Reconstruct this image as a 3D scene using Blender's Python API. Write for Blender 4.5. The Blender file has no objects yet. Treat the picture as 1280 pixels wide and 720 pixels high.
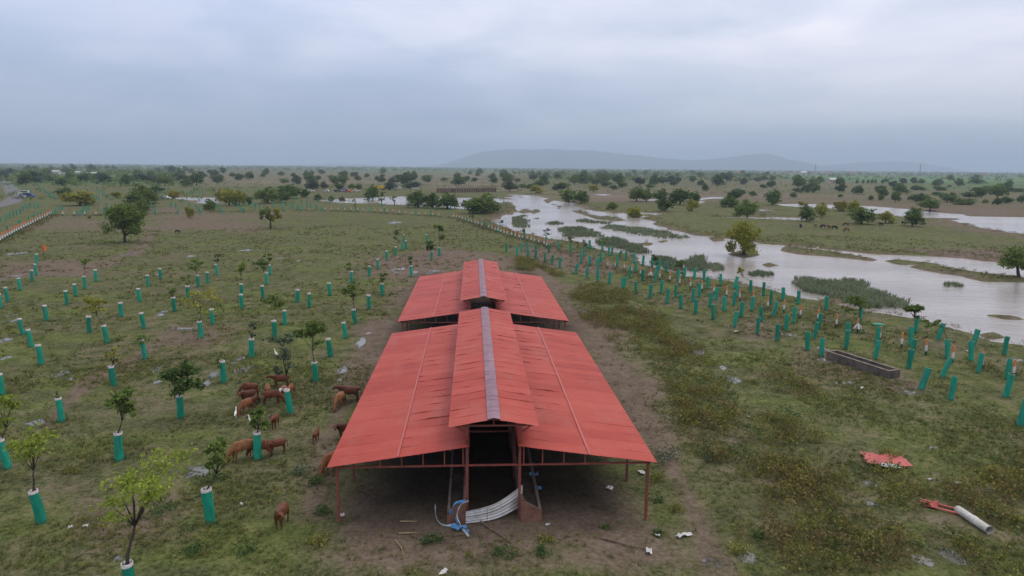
import bpy, bmesh, math, random
import numpy as np
from mathutils import Vector, Matrix

# ------------------------------------------------------------------ camera
scene = bpy.context.scene
C = scene.collection
FPX, CAM_H = 853.33, 16.0                      # focal length in pixels of the 1280 px photograph, flying height
PITCH, ROLL = math.atan((360 - 208.5) / FPX), math.atan(12 / 1280)
FW = np.array([0, math.cos(PITCH), -math.sin(PITCH)])
UP0 = np.array([0, math.sin(PITCH), math.cos(PITCH)])
RT0 = np.array([1.0, 0, 0])
cr, sr = math.cos(ROLL), math.sin(ROLL)
cam_d = bpy.data.cameras.new('camera')
cam = bpy.data.objects.new('camera', cam_d); C.objects.link(cam)
rt = cr * RT0 + sr * UP0; up = -sr * RT0 + cr * UP0
m = Matrix.Identity(4)
for i in range(3):
    m[i][0], m[i][1], m[i][2] = rt[i], up[i], -FW[i]
m[2][3] = CAM_H
cam.matrix_world = m
cam_d.sensor_width = 36; cam_d.lens = 24.0
cam_d.clip_start = 0.5; cam_d.clip_end = 60000
scene.camera = cam

# ------------------------------------------------------------------ sky, sun, exposure
SUN_EL, SUN_AZ = 58, 50                        # degrees; azimuth to the right of the view direction
world = bpy.data.worlds.new('World'); scene.world = world; world.use_nodes = True
wn = world.node_tree; wn.nodes.clear()
def N(nt, t, **kw):
    n = nt.nodes.new(t)
    for k, v in kw.items(): setattr(n, k, v)
    return n
def val(nt, x):
    n = nt.nodes.new('ShaderNodeValue'); n.outputs[0].default_value = x; return n.outputs[0]
def math_n(nt, op, a, b=None, clamp=False):
    n = nt.nodes.new('ShaderNodeMath'); n.operation = op; n.use_clamp = clamp
    for i, x in enumerate((a, b)):
        if x is None: continue
        if isinstance(x, (int, float)): n.inputs[i].default_value = x
        else: nt.links.new(x, n.inputs[i])
    return n.outputs[0]
def mix_n(nt, fac, a, b, blend='MIX'):
    n = nt.nodes.new('ShaderNodeMix'); n.data_type = 'RGBA'; n.blend_type = blend
    ins = [n.inputs[0], n.inputs[6], n.inputs[7]]
    for s, x in zip(ins, (fac, a, b)):
        if isinstance(x, (int, float)): s.default_value = x
        elif isinstance(x, (tuple, list)): s.default_value = (*x[:3], 1)
        else: nt.links.new(x, s)
    return n.outputs[2]
def ramp_n(nt, fac, stops, interp='LINEAR'):
    n = nt.nodes.new('ShaderNodeValToRGB'); cr_ = n.color_ramp; cr_.interpolation = interp
    while len(cr_.elements) < len(stops): cr_.elements.new(0.5)
    for e, (p, c) in zip(cr_.elements, stops):
        e.position = p; e.color = (*c[:3], 1) if isinstance(c, (tuple, list)) else (c, c, c, 1)
    nt.links.new(fac, n.inputs[0]); return n.outputs[0]
def noise_n(nt, vec, scale, detail=4, rough=0.55, dist=0.0):
    n = nt.nodes.new('ShaderNodeTexNoise'); n.inputs['Scale'].default_value = scale
    n.inputs['Detail'].default_value = detail; n.inputs['Roughness'].default_value = rough
    n.inputs['Distortion'].default_value = dist
    if vec is not None: nt.links.new(vec, n.inputs['Vector'])
    return n.outputs['Fac']
def map_n(nt, vec, scale=(1, 1, 1), loc=(0, 0, 0)):
    n = nt.nodes.new('ShaderNodeMapping'); n.inputs['Scale'].default_value = scale
    n.inputs['Location'].default_value = loc
    nt.links.new(vec, n.inputs['Vector']); return n.outputs[0]

sky = N(wn, 'ShaderNodeTexSky', sky_type='NISHITA', sun_disc=False)
sky.sun_elevation = math.radians(SUN_EL); sky.sun_rotation = math.radians(SUN_AZ)
tc = N(wn, 'ShaderNodeTexCoord').outputs['Generated']
sep = N(wn, 'ShaderNodeSeparateXYZ'); wn.links.new(tc, sep.inputs[0])
dx, dy, dz = sep.outputs
# stratus: height bands, a brighter right hand side, and two layers of soft cloud texture
left_c = ramp_n(wn, dz, [(0.0, (.28, .35, .475)), (.06, (.30, .37, .50)), (.16, (.36, .44, .62)), (.3, (.385, .485, .73)), (.6, (.66, .69, .76)), (1, (.98, .95, .92))])
right_c = ramp_n(wn, dz, [(0.0, (.38, .435, .53)), (.05, (.47, .515, .605)), (.13, (.60, .625, .725)), (.3, (.84, .83, .93)), (.6, (.82, .82, .86)), (1, (1.0, .97, .94))])
nz_big = noise_n(wn, map_n(wn, tc, (1.3, 1.3, 3.5), (3, 1, 0)), 1.6, 3, .5)
lr = math_n(wn, 'ADD', math_n(wn, 'MULTIPLY', dx, 0.85), math_n(wn, 'MULTIPLY', math_n(wn, 'SUBTRACT', nz_big, .5), 1.6))
lr = math_n(wn, 'ADD', lr, .60, True)
base_c = mix_n(wn, lr, left_c, right_c)
cl = noise_n(wn, map_n(wn, tc, (1.0, 1.0, 3.2), (7.3, 2.2, 1.0)), 4.2, 6, .52, .5)
cl2 = noise_n(wn, map_n(wn, tc, (1.0, 1.0, 5.0), (1.3, 6.2, 4.0)), 2.2, 5, .5, .3)
shade = math_n(wn, 'ADD', math_n(wn, 'MULTIPLY', cl, .6), math_n(wn, 'MULTIPLY', cl2, .6))
tex = ramp_n(wn, shade, [(.45, (.80, .835, .885)), (.60, (.99, .995, 1.0)), (.72, (1.17, 1.12, 1.08))])
cloud_c = mix_n(wn, 1.0, base_c, tex, 'MULTIPLY')
bg1 = N(wn, 'ShaderNodeBackground'); wn.links.new(sky.outputs[0], bg1.inputs[0]); bg1.inputs[1].default_value = 0.08
bg2 = N(wn, 'ShaderNodeBackground'); wn.links.new(cloud_c, bg2.inputs[0]); bg2.inputs[1].default_value = 1.3
mx = N(wn, 'ShaderNodeMixShader'); mx.inputs[0].default_value = 0.93
wn.links.new(bg1.outputs[0], mx.inputs[1]); wn.links.new(bg2.outputs[0], mx.inputs[2])
wo = N(wn, 'ShaderNodeOutputWorld'); wn.links.new(mx.outputs[0], wo.inputs[0])

sun_d = bpy.data.lights.new('sun', 'SUN'); sun_d.energy = 0.9; sun_d.angle = math.radians(25)
sun_d.color = (1.0, .965, .92)
sun = bpy.data.objects.new('sun', sun_d); C.objects.link(sun)
e, a = math.radians(SUN_EL), math.radians(SUN_AZ)
sun.rotation_euler = Vector((math.sin(a) * math.cos(e), math.cos(a) * math.cos(e), math.sin(e))).to_track_quat('Z', 'Y').to_euler()
sun.location = (0, 0, 400)
vs = scene.view_settings
vs.view_transform = 'Standard'; vs.look = 'None'; vs.gamma = 1; vs.use_curve_mapping = False; vs.exposure = 0.12

# ------------------------------------------------------------------ places: photograph pixel -> spot on the ground
def ray(px, py):
    a_, b_ = px - 640, 360 - py
    return FW * FPX + RT0 * (a_ * cr - b_ * sr) + UP0 * (a_ * sr + b_ * cr)
def at_z(px, py, z=0.0):
    d = ray(px, py); t = (z - CAM_H) / d[2]
    return np.array([d[0] * t, d[1] * t, z])
def at_y(px, py, y):
    d = ray(px, py); t = y / d[1]
    return np.array([d[0] * t, y, CAM_H + d[2] * t])
def sstep(a_, b_, x): 
    t = np.clip((x - a_) / (b_ - a_), 0, 1); return t * t * (3 - 2 * t)
def height(x, y):                              # broad lie of the land: it falls a little towards the river
    return -0.30 * sstep(1.5, 8.0, np.asarray(x, float)) 
def gnd(px, py):
    z = 0.0
    for _ in range(5):
        p = at_z(px, py, z); z = float(height(p[0], p[1]))
    return at_z(px, py, z)

# ------------------------------------------------------------------ tagging
def tag(o, label=None, cat=None, group=None, kind=None):
    if label: o['label'] = label
    if cat: o['category'] = cat
    if group: o['group'] = group
    if kind: o['kind'] = kind
    return o
def empty(name, loc=(0, 0, 0), rz=0.0):
    o = bpy.data.objects.new(name, None); C.objects.link(o)
    o.location = loc; o.rotation_euler = (0, 0, rz); o.empty_display_size = .3
    return o
def copy_tree(o, parent=None):
    c = o.copy(); C.objects.link(c)
    if parent is not None: c.parent = parent
    for ch in o.children: copy_tree(ch, c)
    return c

# ------------------------------------------------------------------ mesh builder
class MB:
    def __init__(s): s.v = []; s.f = []; s.n = 0; s.mi = []
    def add(s, verts, faces, mi=0):
        s.v.extend([tuple(map(float, p)) for p in verts])
        s.f.extend([tuple(i + s.n for i in f) for f in faces]); s.mi.extend([mi] * len(faces))
        s.n += len(verts)
    def box(s, c, size, rot=None, mi=0):
        hx, hy, hz = [q / 2 for q in size]
        vs_ = [Vector((x, y, z)) for z in (-hz, hz) for y in (-hy, hy) for x in (-hx, hx)]
        if rot is not None: vs_ = [rot @ q for q in vs_]
        s.add([q + Vector(c) for q in vs_], [(0, 2, 3, 1), (4, 5, 7, 6), (0, 1, 5, 4), (2, 6, 7, 3), (0, 4, 6, 2), (1, 3, 7, 5)], mi)
    def bar(s, p, q, w, h=None, mi=0):         # square bar from p to q
        p, q = Vector(p), Vector(q); d = q - p; L = d.length
        s.box((p + q) / 2, (w, h or w, L), d.to_track_quat('Z', 'Y').to_matrix(), mi)
    def tube(s, pts, radii, n=8, caps=True, mi=0):
        pts = [Vector(p) for p in pts]
        if isinstance(radii, (int, float)): radii = [radii] * len(pts)
        rings = []; verts = []; faces = []
        ref = None
        for i, p in enumerate(pts):
            d = (pts[min(i + 1, len(pts) - 1)] - pts[max(i - 1, 0)]).normalized()
            if ref is None: ref = Vector((1, 0, 0)) if abs(d.x) < .8 else Vector((0, 1, 0))
            a_ = (ref - d * ref.dot(d)).normalized(); b_ = d.cross(a_); ref = a_
            for k in range(n):
                t = 2 * math.pi * k / n
                verts.append(p + (a_ * math.cos(t) + b_ * math.sin(t)) * radii[i])
        for i in range(len(pts) - 1):
            for k in range(n):
                faces.append((i * n + k, i * n + (k + 1) % n, (i + 1) * n + (k + 1) % n, (i + 1) * n + k))
        if caps:
            faces.append(tuple(range(n - 1, -1, -1))); faces.append(tuple((len(pts) - 1) * n + k for k in range(n)))
        s.add(verts, faces, mi)
    def grid(s, fn, nu, nv, mi=0):             # fn(i/nu, j/nv) -> point
        vs_ = [fn(i / nu, j / nv) for j in range(nv + 1) for i in range(nu + 1)]
        s.add(vs_, [(j * (nu + 1) + i, j * (nu + 1) + i + 1, (j + 1) * (nu + 1) + i + 1, (j + 1) * (nu + 1) + i) for j in range(nv) for i in range(nu)], mi)
    def build(s, name, mats, parent=None, smooth=False):
        me = bpy.data.meshes.new(name); me.from_pydata(s.v, [], s.f); me.update()
        if not isinstance(mats, (list, tuple)): mats = [mats]
        for q in mats: me.materials.append(q)
        if len(mats) > 1: me.polygons.foreach_set('material_index', s.mi)
        if smooth: me.polygons.foreach_set('use_smooth', [True] * len(me.polygons))
        o = bpy.data.objects.new(name, me); C.objects.link(o)
        if parent is not None: o.parent = parent
        return o
def mesh_np(name, V, F, mats, smooth=False):   # V (n,3), F (k,m) arrays
    me = bpy.data.meshes.new(name)
    V = np.ascontiguousarray(V, np.float32); F = np.ascontiguousarray(F, np.int32)
    k, mm = F.shape
    me.vertices.add(len(V)); me.vertices.foreach_set('co', V.ravel())
    me.loops.add(k * mm); me.loops.foreach_set('vertex_index', F.ravel())
    me.polygons.add(k); me.polygons.foreach_set('loop_start', np.arange(0, k * mm, mm, dtype=np.int32))
    me.polygons.foreach_set('loop_total', np.full(k, mm, np.int32))
    if smooth: me.polygons.foreach_set('use_smooth', np.ones(k, bool))
    me.update(calc_edges=True)
    for q in (mats if isinstance(mats, (list, tuple)) else [mats]): me.materials.append(q)
    return me
def obj_np(name, V, F, mats, parent=None, smooth=False):
    o = bpy.data.objects.new(name, mesh_np(name, V, F, mats, smooth)); C.objects.link(o)
    if parent is not None: o.parent = parent
    return o

# ------------------------------------------------------------------ materials
def new_mat(name):
    mt = bpy.data.materials.new(name); mt.use_nodes = True
    nt = mt.node_tree; b = nt.nodes['Principled BSDF']
    return mt, nt, b
def setin(b, **kw):
    for k, v in kw.items():
        b.inputs[k.replace('_', ' ')].default_value = (*v, 1) if isinstance(v, tuple) and len(v) == 3 else v
def bump(nt, b, h, strength=.3, dist=.05):
    n = nt.nodes.new('ShaderNodeBump'); n.inputs['Strength'].default_value = strength; n.inputs['Distance'].default_value = dist
    nt.links.new(h, n.inputs['Height']); nt.links.new(n.outputs[0], b.inputs['Normal'])
def coords(nt, kind='Object'):
    return nt.nodes.new('ShaderNodeTexCoord').outputs[kind]
def worn(name, c1, c2, scale=3.0, rough=.7, bstr=.2, metallic=0.0, lo=.35, hi=.65):
    mt, nt, b = new_mat(name)
    f = noise_n(nt, coords(nt), scale, 6, .62)
    nt.links.new(ramp_n(nt, f, [(lo, c1), (hi, c2)]), b.inputs['Base Color'])
    setin(b, Roughness=rough, Metallic=metallic)
    if bstr: bump(nt, b, noise_n(nt, coords(nt), scale * 6, 4), bstr, .01)
    return mt
def leaf_mat(name, dark, mid, light, trans=.25):
    mt, nt, b = new_mat(name)
    geo = nt.nodes.new('ShaderNodeNewGeometry')
    oi = nt.nodes.new('ShaderNodeObjectInfo')
    cl_ = noise_n(nt, geo.outputs['Position'], .55, 2, .5)
    f = math_n(nt, 'ADD', math_n(nt, 'MULTIPLY', geo.outputs['Random Per Island'], .55), math_n(nt, 'MULTIPLY', cl_, .45))
    f = math_n(nt, 'ADD', f, math_n(nt, 'MULTIPLY', math_n(nt, 'SUBTRACT', oi.outputs['Random'], .5), .25))
    col = ramp_n(nt, f, [(.15, dark), (.5, mid), (.85, light)])
    nt.links.new(col, b.inputs['Base Color']); setin(b, Roughness=.6)
    b.inputs['Specular IOR Level'].default_value = .06
    tr = nt.nodes.new('ShaderNodeBsdfTranslucent'); nt.links.new(col, tr.inputs[0])
    ms = nt.nodes.new('ShaderNodeMixShader'); ms.inputs[0].default_value = trans
    nt.links.new(b.outputs[0], ms.inputs[1]); nt.links.new(tr.outputs[0], ms.inputs[2])
    nt.links.new(ms.outputs[0], nt.nodes['Material Output'].inputs[0])
    return mt
M = {}
M['leaf_dark'] = leaf_mat('dark_leaves', (.046, .076, .022), (.098, .155, .044), (.175, .24, .075))
M['leaf_mid'] = leaf_mat('mid_leaves', (.066, .10, .022), (.13, .188, .044), (.21, .28, .075))
M['leaf_olive'] = leaf_mat('olive_leaves', (.15, .16, .026), (.26, .265, .044), (.37, .35, .07))
M['leaf_lime'] = leaf_mat('lime_leaves', (.13, .18, .026), (.235, .30, .045), (.34, .40, .08), .35)
M['leaf_yellow'] = leaf_mat('yellow_leaves', (.15, .14, .02), (.26, .235, .03), (.36, .30, .05), .35)
M['leaf_grey'] = leaf_mat('grey_green_leaves', (.05, .075, .045), (.09, .125, .075), (.15, .19, .12))
M['bark'] = worn('bark', (.035, .026, .02), (.09, .07, .055), 9, .9)
# ------------------------------------------------------------------ ground sheet, river, haze, hills
rs = np.random.RandomState(7)
_tab = rs.rand(256, 256)
def vnoise(x, y):
    xi = np.floor(x).astype(int); yi = np.floor(y).astype(int); fx = x - xi; fy = y - yi
    fx = fx * fx * (3 - 2 * fx); fy = fy * fy * (3 - 2 * fy)
    g = lambda i, j: _tab[i & 255, j & 255]
    return (g(xi, yi) * (1 - fx) + g(xi + 1, yi) * fx) * (1 - fy) + (g(xi, yi + 1) * (1 - fx) + g(xi + 1, yi + 1) * fx) * fy
def fbm(x, y, oct=4):
    s = 0; a_ = .5
    for i in range(oct):
        s = s + a_ * vnoise(x * 2 ** i + 17.3 * i, y * 2 ** i + 5.1 * i); a_ *= .5
    return s / (1 - .5 ** oct)
def sdist(X, Y, poly, margin=60):              # signed distance to a ground polygon, negative inside
    out = np.full(X.shape, 1e3); p = np.asarray(poly)[:, :2]
    mk = (X > p[:, 0].min() - margin) & (X < p[:, 0].max() + margin) & (Y > p[:, 1].min() - margin) & (Y < p[:, 1].max() + margin)
    if not mk.any(): return out
    x, y = X[mk], Y[mk]; d = np.full(x.shape, 1e9); ins = np.zeros(x.shape, bool)
    for i in range(len(p)):
        ax, ay = p[i]; bx, by = p[(i + 1) % len(p)]
        ex, ey = bx - ax, by - ay; L = ex * ex + ey * ey + 1e-9
        t = np.clip(((x - ax) * ex + (y - ay) * ey) / L, 0, 1)
        d = np.minimum(d, np.hypot(x - ax - t * ex, y - ay - t * ey))
        c = (ay > y) != (by > y)
        ins ^= c & (x < ex * (y - ay) / (by - ay if by != ay else 1e-9) + ax)
    out[mk] = np.where(ins, -d, d); return out
def ldist(X, Y, line):
    d = np.full(X.shape, 1e9)
    for (ax, ay), (bx, by) in zip(line[:-1], line[1:]):
        ex, ey = bx - ax, by - ay; L = ex * ex + ey * ey + 1e-9
        t = np.clip(((X - ax) * ex + (Y - ay) * ey) / L, 0, 1)
        d = np.minimum(d, np.hypot(X - ax - t * ex, Y - ay - t * ey))
    return d
WATER_Z = -0.7
def poly_g(px, z=-.3): return [at_z(x, y, z)[:2] for x, y in px]
RIVER = poly_g([(640, 243), (672, 244.5), (702, 252), (722, 257), (742, 262), (765, 267), (800, 266), (828, 267), (806, 273), (822, 280), (840, 289), (865, 294), (905, 298), (960, 305), (1010, 308.5), (1035, 311), (1060, 314), (1097, 318), (1135, 320), (1172, 321), (1210, 322), (1240, 326), (1290, 333), (1420, 348), (1420, 470),
    (1280, 433), (1247, 430), (1227, 421), (1200, 414), (1172, 405), (1130, 397), (1097, 392), (1042, 380), (1010, 376), (960, 362), (905, 352), (865, 347), (837, 340), (810, 331), (790, 321), (760, 316), (740, 306), (702, 300), (672, 295), (640, 288), (622, 284), (612, 276), (626, 268), (640, 262), (634, 252)], WATER_Z)
POOLS = [RIVER,
    poly_g([(972, 255), (997, 254.5), (1090, 258), (1130, 261), (1180, 267), (1230, 271), (1290, 272), (1400, 276), (1400, 300), (1280, 293), (1240, 286), (1205, 279.5), (1190, 276), (1225, 273), (1172, 273), (1125, 272), (1090, 268), (1055, 262), (985, 258)], WATER_Z),
    poly_g([(905, 272), (960, 271), (1018, 273.5), (1010, 276), (950, 274.5)], WATER_Z),
    poly_g([(390, 251.5), (440, 247.5), (480, 246), (505, 245.2), (560, 246.5), (640, 249), (630, 254), (585, 264), (545, 259.5), (495, 256.5), (440, 255), (405, 253)], WATER_Z),
    poly_g([(218, 247), (240, 246), (292, 248.5), (300, 252), (292, 256), (235, 255.5), (246, 252), (222, 250)], WATER_Z),
    poly_g([(738, 242.5), (765, 243), (762, 245), (742, 244.5)], WATER_Z),
    poly_g([(800, 250), (860, 247), (905, 246.4), (904, 248), (870, 250), (820, 252)], WATER_Z),
    poly_g([(873, 252), (880, 252), (879, 254), (873, 254)], WATER_Z),
    poly_g([(940, 263), (958, 262), (970, 264), (945, 267)], WATER_Z)]
ISLES = [poly_g(q, WATER_Z) for q in (
    [(977, 309), (990, 307), (1010, 312), (1040, 315), (1070, 320), (1098, 325), (1092, 327), (1050, 322), (1000, 318), (980, 314)],
    [(1104, 326), (1120, 325), (1160, 329), (1180, 331), (1130, 332), (1112, 330)],
    [(1128, 333), (1150, 329), (1190, 335), (1230, 342), (1290, 347), (1290, 354), (1230, 352), (1200, 345), (1150, 338)],
    [(915, 318), (928, 313), (945, 314), (948, 319), (930, 322)],
    [(946, 330), (962, 329), (975, 332), (960, 335)],
    [(648, 266), (657, 260), (664, 265), (655, 268)], [(662, 267), (671, 262), (671, 267)],
    [(664, 273), (674, 272), (680, 275), (668, 276)], [(646, 245), (653, 244), (653, 247)],
    [(676, 250), (688, 248), (694, 251), (684, 254)], [(714, 263), (725, 264), (742, 268), (752, 271), (755, 268), (760, 269), (780, 273), (782, 276), (765, 277), (745, 274), (722, 267)],
    [(690, 255), (706, 258), (698, 261)], [(800, 269), (818, 271), (826, 270), (812, 268)], [(802, 304), (818, 304), (815, 307), (803, 307)], [(822, 302), (832, 301), (829, 304)],
    [(1020, 376), (1050, 372), (1060, 379), (1030, 381)], [(1226, 419), (1242, 417), (1254, 422), (1235, 424)], [(640, 256), (646, 262), (643, 270), (632, 268), (622, 276), (615, 266), (628, 258)],
    [(888, 297), (903, 297), (905, 301), (892, 302)], [(1238, 395), (1262, 397), (1275, 399), (1258, 399)])]

ang = np.radians(np.concatenate([np.arange(-180, -48, 3.0), np.arange(-48, 48, .155), np.arange(48, 180, 3.0)]))
rad = [0.0, 2.0, 4.0, 6.0]; r_ = 7.5
while r_ < 14500: rad.append(r_); r_ *= 1.0095
rad = np.array(rad)
A, R = np.meshgrid(ang, rad)
GX, GY = (R * np.sin(A)).ravel(), (R * np.cos(A)).ravel()
na, nr = len(ang), len(rad)
wob = (fbm(GX * .12, GY * .12, 5) - .5); wob2 = (fbm(GX * .03 + 50, GY * .03, 4) - .5)
def water_sd(X, Y):
    w = (fbm(X * .10 + 40, Y * .10, 5) - .5)
    sd = np.full(X.shape, 1e3)
    for p in POOLS: sd = np.minimum(sd, sdist(X, Y, p))
    isl = np.full(X.shape, 1e3)
    for p in ISLES: isl = np.minimum(isl, sdist(X, Y, p, 25))
    dist = np.hypot(X, Y)
    sd = sd + w * np.clip(dist * .045, 3, 13)
    isl = isl + w * np.clip(dist * .02, 1, 5)
    return np.maximum(sd, -isl)
def ground_z(X, Y, sd=None):
    if sd is None: sd = water_sd(X, Y)
    dist = np.hypot(X, Y)
    base = height(X, Y) + (fbm(X * .35, Y * .35, 4) - .5) * .22 * sstep(6, 20, dist) * (1 - .75 * sstep(60, 140, dist)) * sstep(-1, 5, sd)
    flat = np.exp(-np.maximum(sdist(X, Y, SHED_PAD, 10), 0) / 2.0)
    base = base * (1 - flat) + height(X, Y) * flat
    soft = np.clip(dist * .012, 1.0, 5)
    s = 1 - sstep(-soft, soft, sd)
    return base - (2 * (base + .7) + .06) * s
SHED_PAD = poly_g([(405, 665), (835, 665), (722, 400), (675, 340), (520, 340), (490, 400)], 0)
SD = water_sd(GX, GY)
GZ = ground_z(GX, GY, SD)

def paint(regs, soft=2.0, wobble=3.0, z=-.1):
    out = np.zeros(GX.shape)
    for px, amt in regs:
        k = np.clip(np.hypot(GX, GY) / 60, 1, 9)
        sd = sdist(GX, GY, poly_g(px, z)) + (wob + wob2) * wobble * 2 * k
        out = np.maximum(out, amt * (1 - sstep(-soft * k, soft * k, sd)))
    return out
near = lambda: None
dirt = paint([([(385, 730), (400, 640), (430, 600), (500, 590), (800, 590), (850, 640), (940, 730)], .62),
    ([(445, 720), (470, 650), (560, 640), (740, 640), (760, 700), (700, 730)], .8),
    ([(655, 335), (700, 345), (720, 375), (760, 430), (800, 500), (845, 560), (885, 640), (950, 730), (850, 730), (835, 640), (812, 560), (770, 480), (735, 420), (705, 380), (670, 350)], .85),
    ([(430, 580), (470, 500), (505, 420), (515, 360), (495, 360), (480, 400), (440, 470), (400, 560)], .55),
    ([(460, 330), (540, 310), (620, 318), (650, 328), (560, 345), (495, 352)], .75),
    ([(90, 600), (170, 640), (240, 620), (245, 700), (90, 700)], .5), ([(0, 330), (110, 330), (112, 346), (0, 346)], .62),
    ([(190, 400), (260, 410), (310, 440), (230, 455)], .55), ([(60, 272), (130, 274), (140, 285), (50, 286)], .4),
    ([(190, 262), (330, 268), (300, 288), (190, 287)], .42), ([(1000, 430), (1060, 440), (1130, 480), (1010, 450)], .5),
    ([(930, 385), (1000, 410), (960, 430), (900, 410)], .4), ([(680, 300), (770, 330), (760, 345), (660, 325)], .6),
    ([(1010, 590), (1090, 600), (1130, 650), (1060, 660)], .6), ([(1150, 600), (1280, 610), (1290, 680), (1170, 690), (1130, 640)], .45),
    ([(960, 250), (1290, 262), (1290, 300), (1225, 290), (1100, 262)], .5), ([(700, 236), (960, 240), (1290, 254), (1290, 262), (960, 252), (720, 252)], .3),
    ([(1150, 310), (1240, 313), (1245, 327), (1160, 322)], .8)], 2.5, 3)
lush = paint([([(735, 335), (800, 390), (850, 440), (880, 500), (830, 500), (760, 420), (715, 370)], .7),
    ([(880, 480), (1000, 500), (1150, 500), (1290, 510), (1290, 600), (1100, 580), (960, 540)], .85),
    ([(1000, 420), (1290, 440), (1290, 500), (1100, 480)], .6), ([(950, 285), (1150, 285), (1290, 300), (1290, 328), (1100, 318), (900, 300)], .7),
    ([(720, 258), (960, 262), (1000, 285), (1290, 292), (1290, 320), (960, 305), (830, 285), (780, 268)], .55),
    ([(340, 290), (560, 285), (640, 300), (560, 315), (400, 330), (330, 330)], .55), ([(140, 285), (330, 290), (320, 312), (150, 305)], .4),
    ([(0, 560), (110, 650), (100, 690), (0, 690)], .5), ([(100, 380), (420, 350), (440, 440), (200, 470), (0, 480)], .3)], 4, 5)
dry = np.zeros(GX.shape); D = np.hypot(GX, GY)
crop = np.zeros(GX.shape)
for px, amt in (([(235, 215), (640, 216), (660, 240), (560, 238), (420, 232), (250, 233)], .65), ([(640, 233), (960, 228), (1290, 238), (1290, 256), (960, 252), (700, 250)], .42),
                ([(860, 222), (1000, 224), (1120, 232), (1120, 250), (900, 246)], .42)):
    sd = sdist(GX, GY, poly_g(px), 300) + wob * 60; dry = np.maximum(dry, amt * (1 - sstep(-20, 20, sd)))
for px, amt in (([(960, 218.5), (1290, 221.5), (1290, 233), (1120, 228), (990, 226)], .95), ([(380, 212.5), (640, 213.5), (640, 216), (380, 214.5)], .7), ([(1120, 231.5), (1290, 232.5), (1290, 240), (1120, 235)], .5),
                ([(0, 212), (230, 216), (230, 232), (0, 232)], .5)):
    sd = sdist(GX, GY, poly_g(px), 300) + wob * 60; crop = np.maximum(crop, amt * (1 - sstep(-20, 20, sd)))
wet = np.zeros(GX.shape)
PUD = [(10, 394, 16, 4), (25, 399, 10, 3), (12, 445, 12, 4), (75, 468, 12, 4), (84, 474, 9, 3), (40, 528, 10, 3), (48, 530, 7, 3), (160, 318, 8, 1.5), (200, 342, 10, 1.5), (192, 465, 6, 4), (200, 475, 6, 3), (203, 392, 7, 3), (225, 411, 13, 2), (265, 470, 8, 5), (302, 448, 10, 4), (310, 460, 9, 4), (286, 481, 4, 2), (455, 423, 4, 8), (428, 463, 4, 7), (424, 473, 3, 4), (497, 338, 8, 3), (540, 340, 9, 2.5), (520, 340, 5, 2), (492, 278, 8, 1.6), (383, 313, 4, 1), (375, 326, 5, 1), (352, 323, 4, 1.2), (310, 313, 9, 1.4), (1025, 590, 7, 7), (1012, 640, 8, 4), (1090, 605, 9, 4), (1250, 622, 10, 5), (1085, 628, 9, 7), (1060, 637, 7, 6), (862, 427, 8, 3), (875, 442, 9, 3), (955, 368, 8, 2), (900, 397, 7, 1.5), (1035, 437, 8, 4), (1030, 449, 5, 5), (1055, 478, 12, 2), (1138, 490, 8, 3), (1160, 480, 4, 3), (840, 522, 5, 4), (920, 475, 12, 4), (905, 458, 8, 3), (1270, 450, 10, 3), (1175, 430, 12, 2), (980, 418, 12, 2), (890, 700, 8, 8), (935, 695, 7, 5), (5, 425, 8, 3), (15, 346, 10, 2), (18, 317, 14, 2), (240, 320, 10, 1), (240, 585, 12, 4), (250, 590, 14, 8), (1030, 400, 12, 2), (1100, 365, 4, 1), (255, 480, 6, 3), (455, 560, 6, 4), (150, 700, 12, 6), (445, 545, 4, 6), (1150, 700, 9, 4), (1195, 695, 8, 5), (1260, 580, 12, 3), (1160, 560, 9, 2)]
for x, y, w_, h_ in PUD:
    c = gnd(x, y); l = gnd(x + w_ * 1.1, y); f_ = gnd(x, y - h_ * 1.1)
    a_, b_ = abs(l[0] - c[0]) + .1, abs(f_[1] - c[1]) + .1
    mk = (abs(GX - c[0]) < a_ * 2.2) & (abs(GY - c[1]) < b_ * 2.2)
    q = np.hypot((GX[mk] - c[0]) / a_, (GY[mk] - c[1]) / b_)
    q = q + (fbm(GX[mk] * 1.1, GY[mk] * .8, 4) - .5) * 2.6
    wet[mk] = np.maximum(wet[mk], 1 - sstep(.35, 1.5, q))
trail = np.zeros(GX.shape)
for px, w_ in (([(30, 565), (78, 510), (110, 480), (145, 460), (175, 445), (205, 425)], .7), ([(135, 325), (165, 318), (180, 305), (186, 295), (190, 285)], 1.2), ([(500, 365), (480, 400), (455, 440), (430, 500), (405, 560), (395, 640)], .9), ([(660, 340), (700, 372), (760, 445), (810, 530), (860, 620), (900, 720)], .8), ([(640, 330), (668, 345), (712, 390), (775, 480), (830, 570), (870, 650), (905, 725)], .5)):
    d = ldist(GX, GY, [gnd(*q)[:2] for q in px]) + wob * 1.5
    trail = np.maximum(trail, 1 - sstep(w_ * .4, w_ * 1.6, d))
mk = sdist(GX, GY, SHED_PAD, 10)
dung = 1 - sstep(-3.5, 0.8, mk + wob * 3)  # manure under the sheds, also carries painted roof shade
shore = (1 - sstep(.5, np.clip(D * .02, 2, 5), SD))
V = np.stack([GX, GY, GZ], 1)
i0 = (np.arange(nr - 1)[:, None] * na + np.arange(na)[None, :]).ravel()
j1 = (np.arange(nr - 1)[:, None] * na + (np.arange(na)[None, :] + 1) % na).ravel()
F = np.stack([i0, i0 + na, j1 + na, j1], 1)

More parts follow.
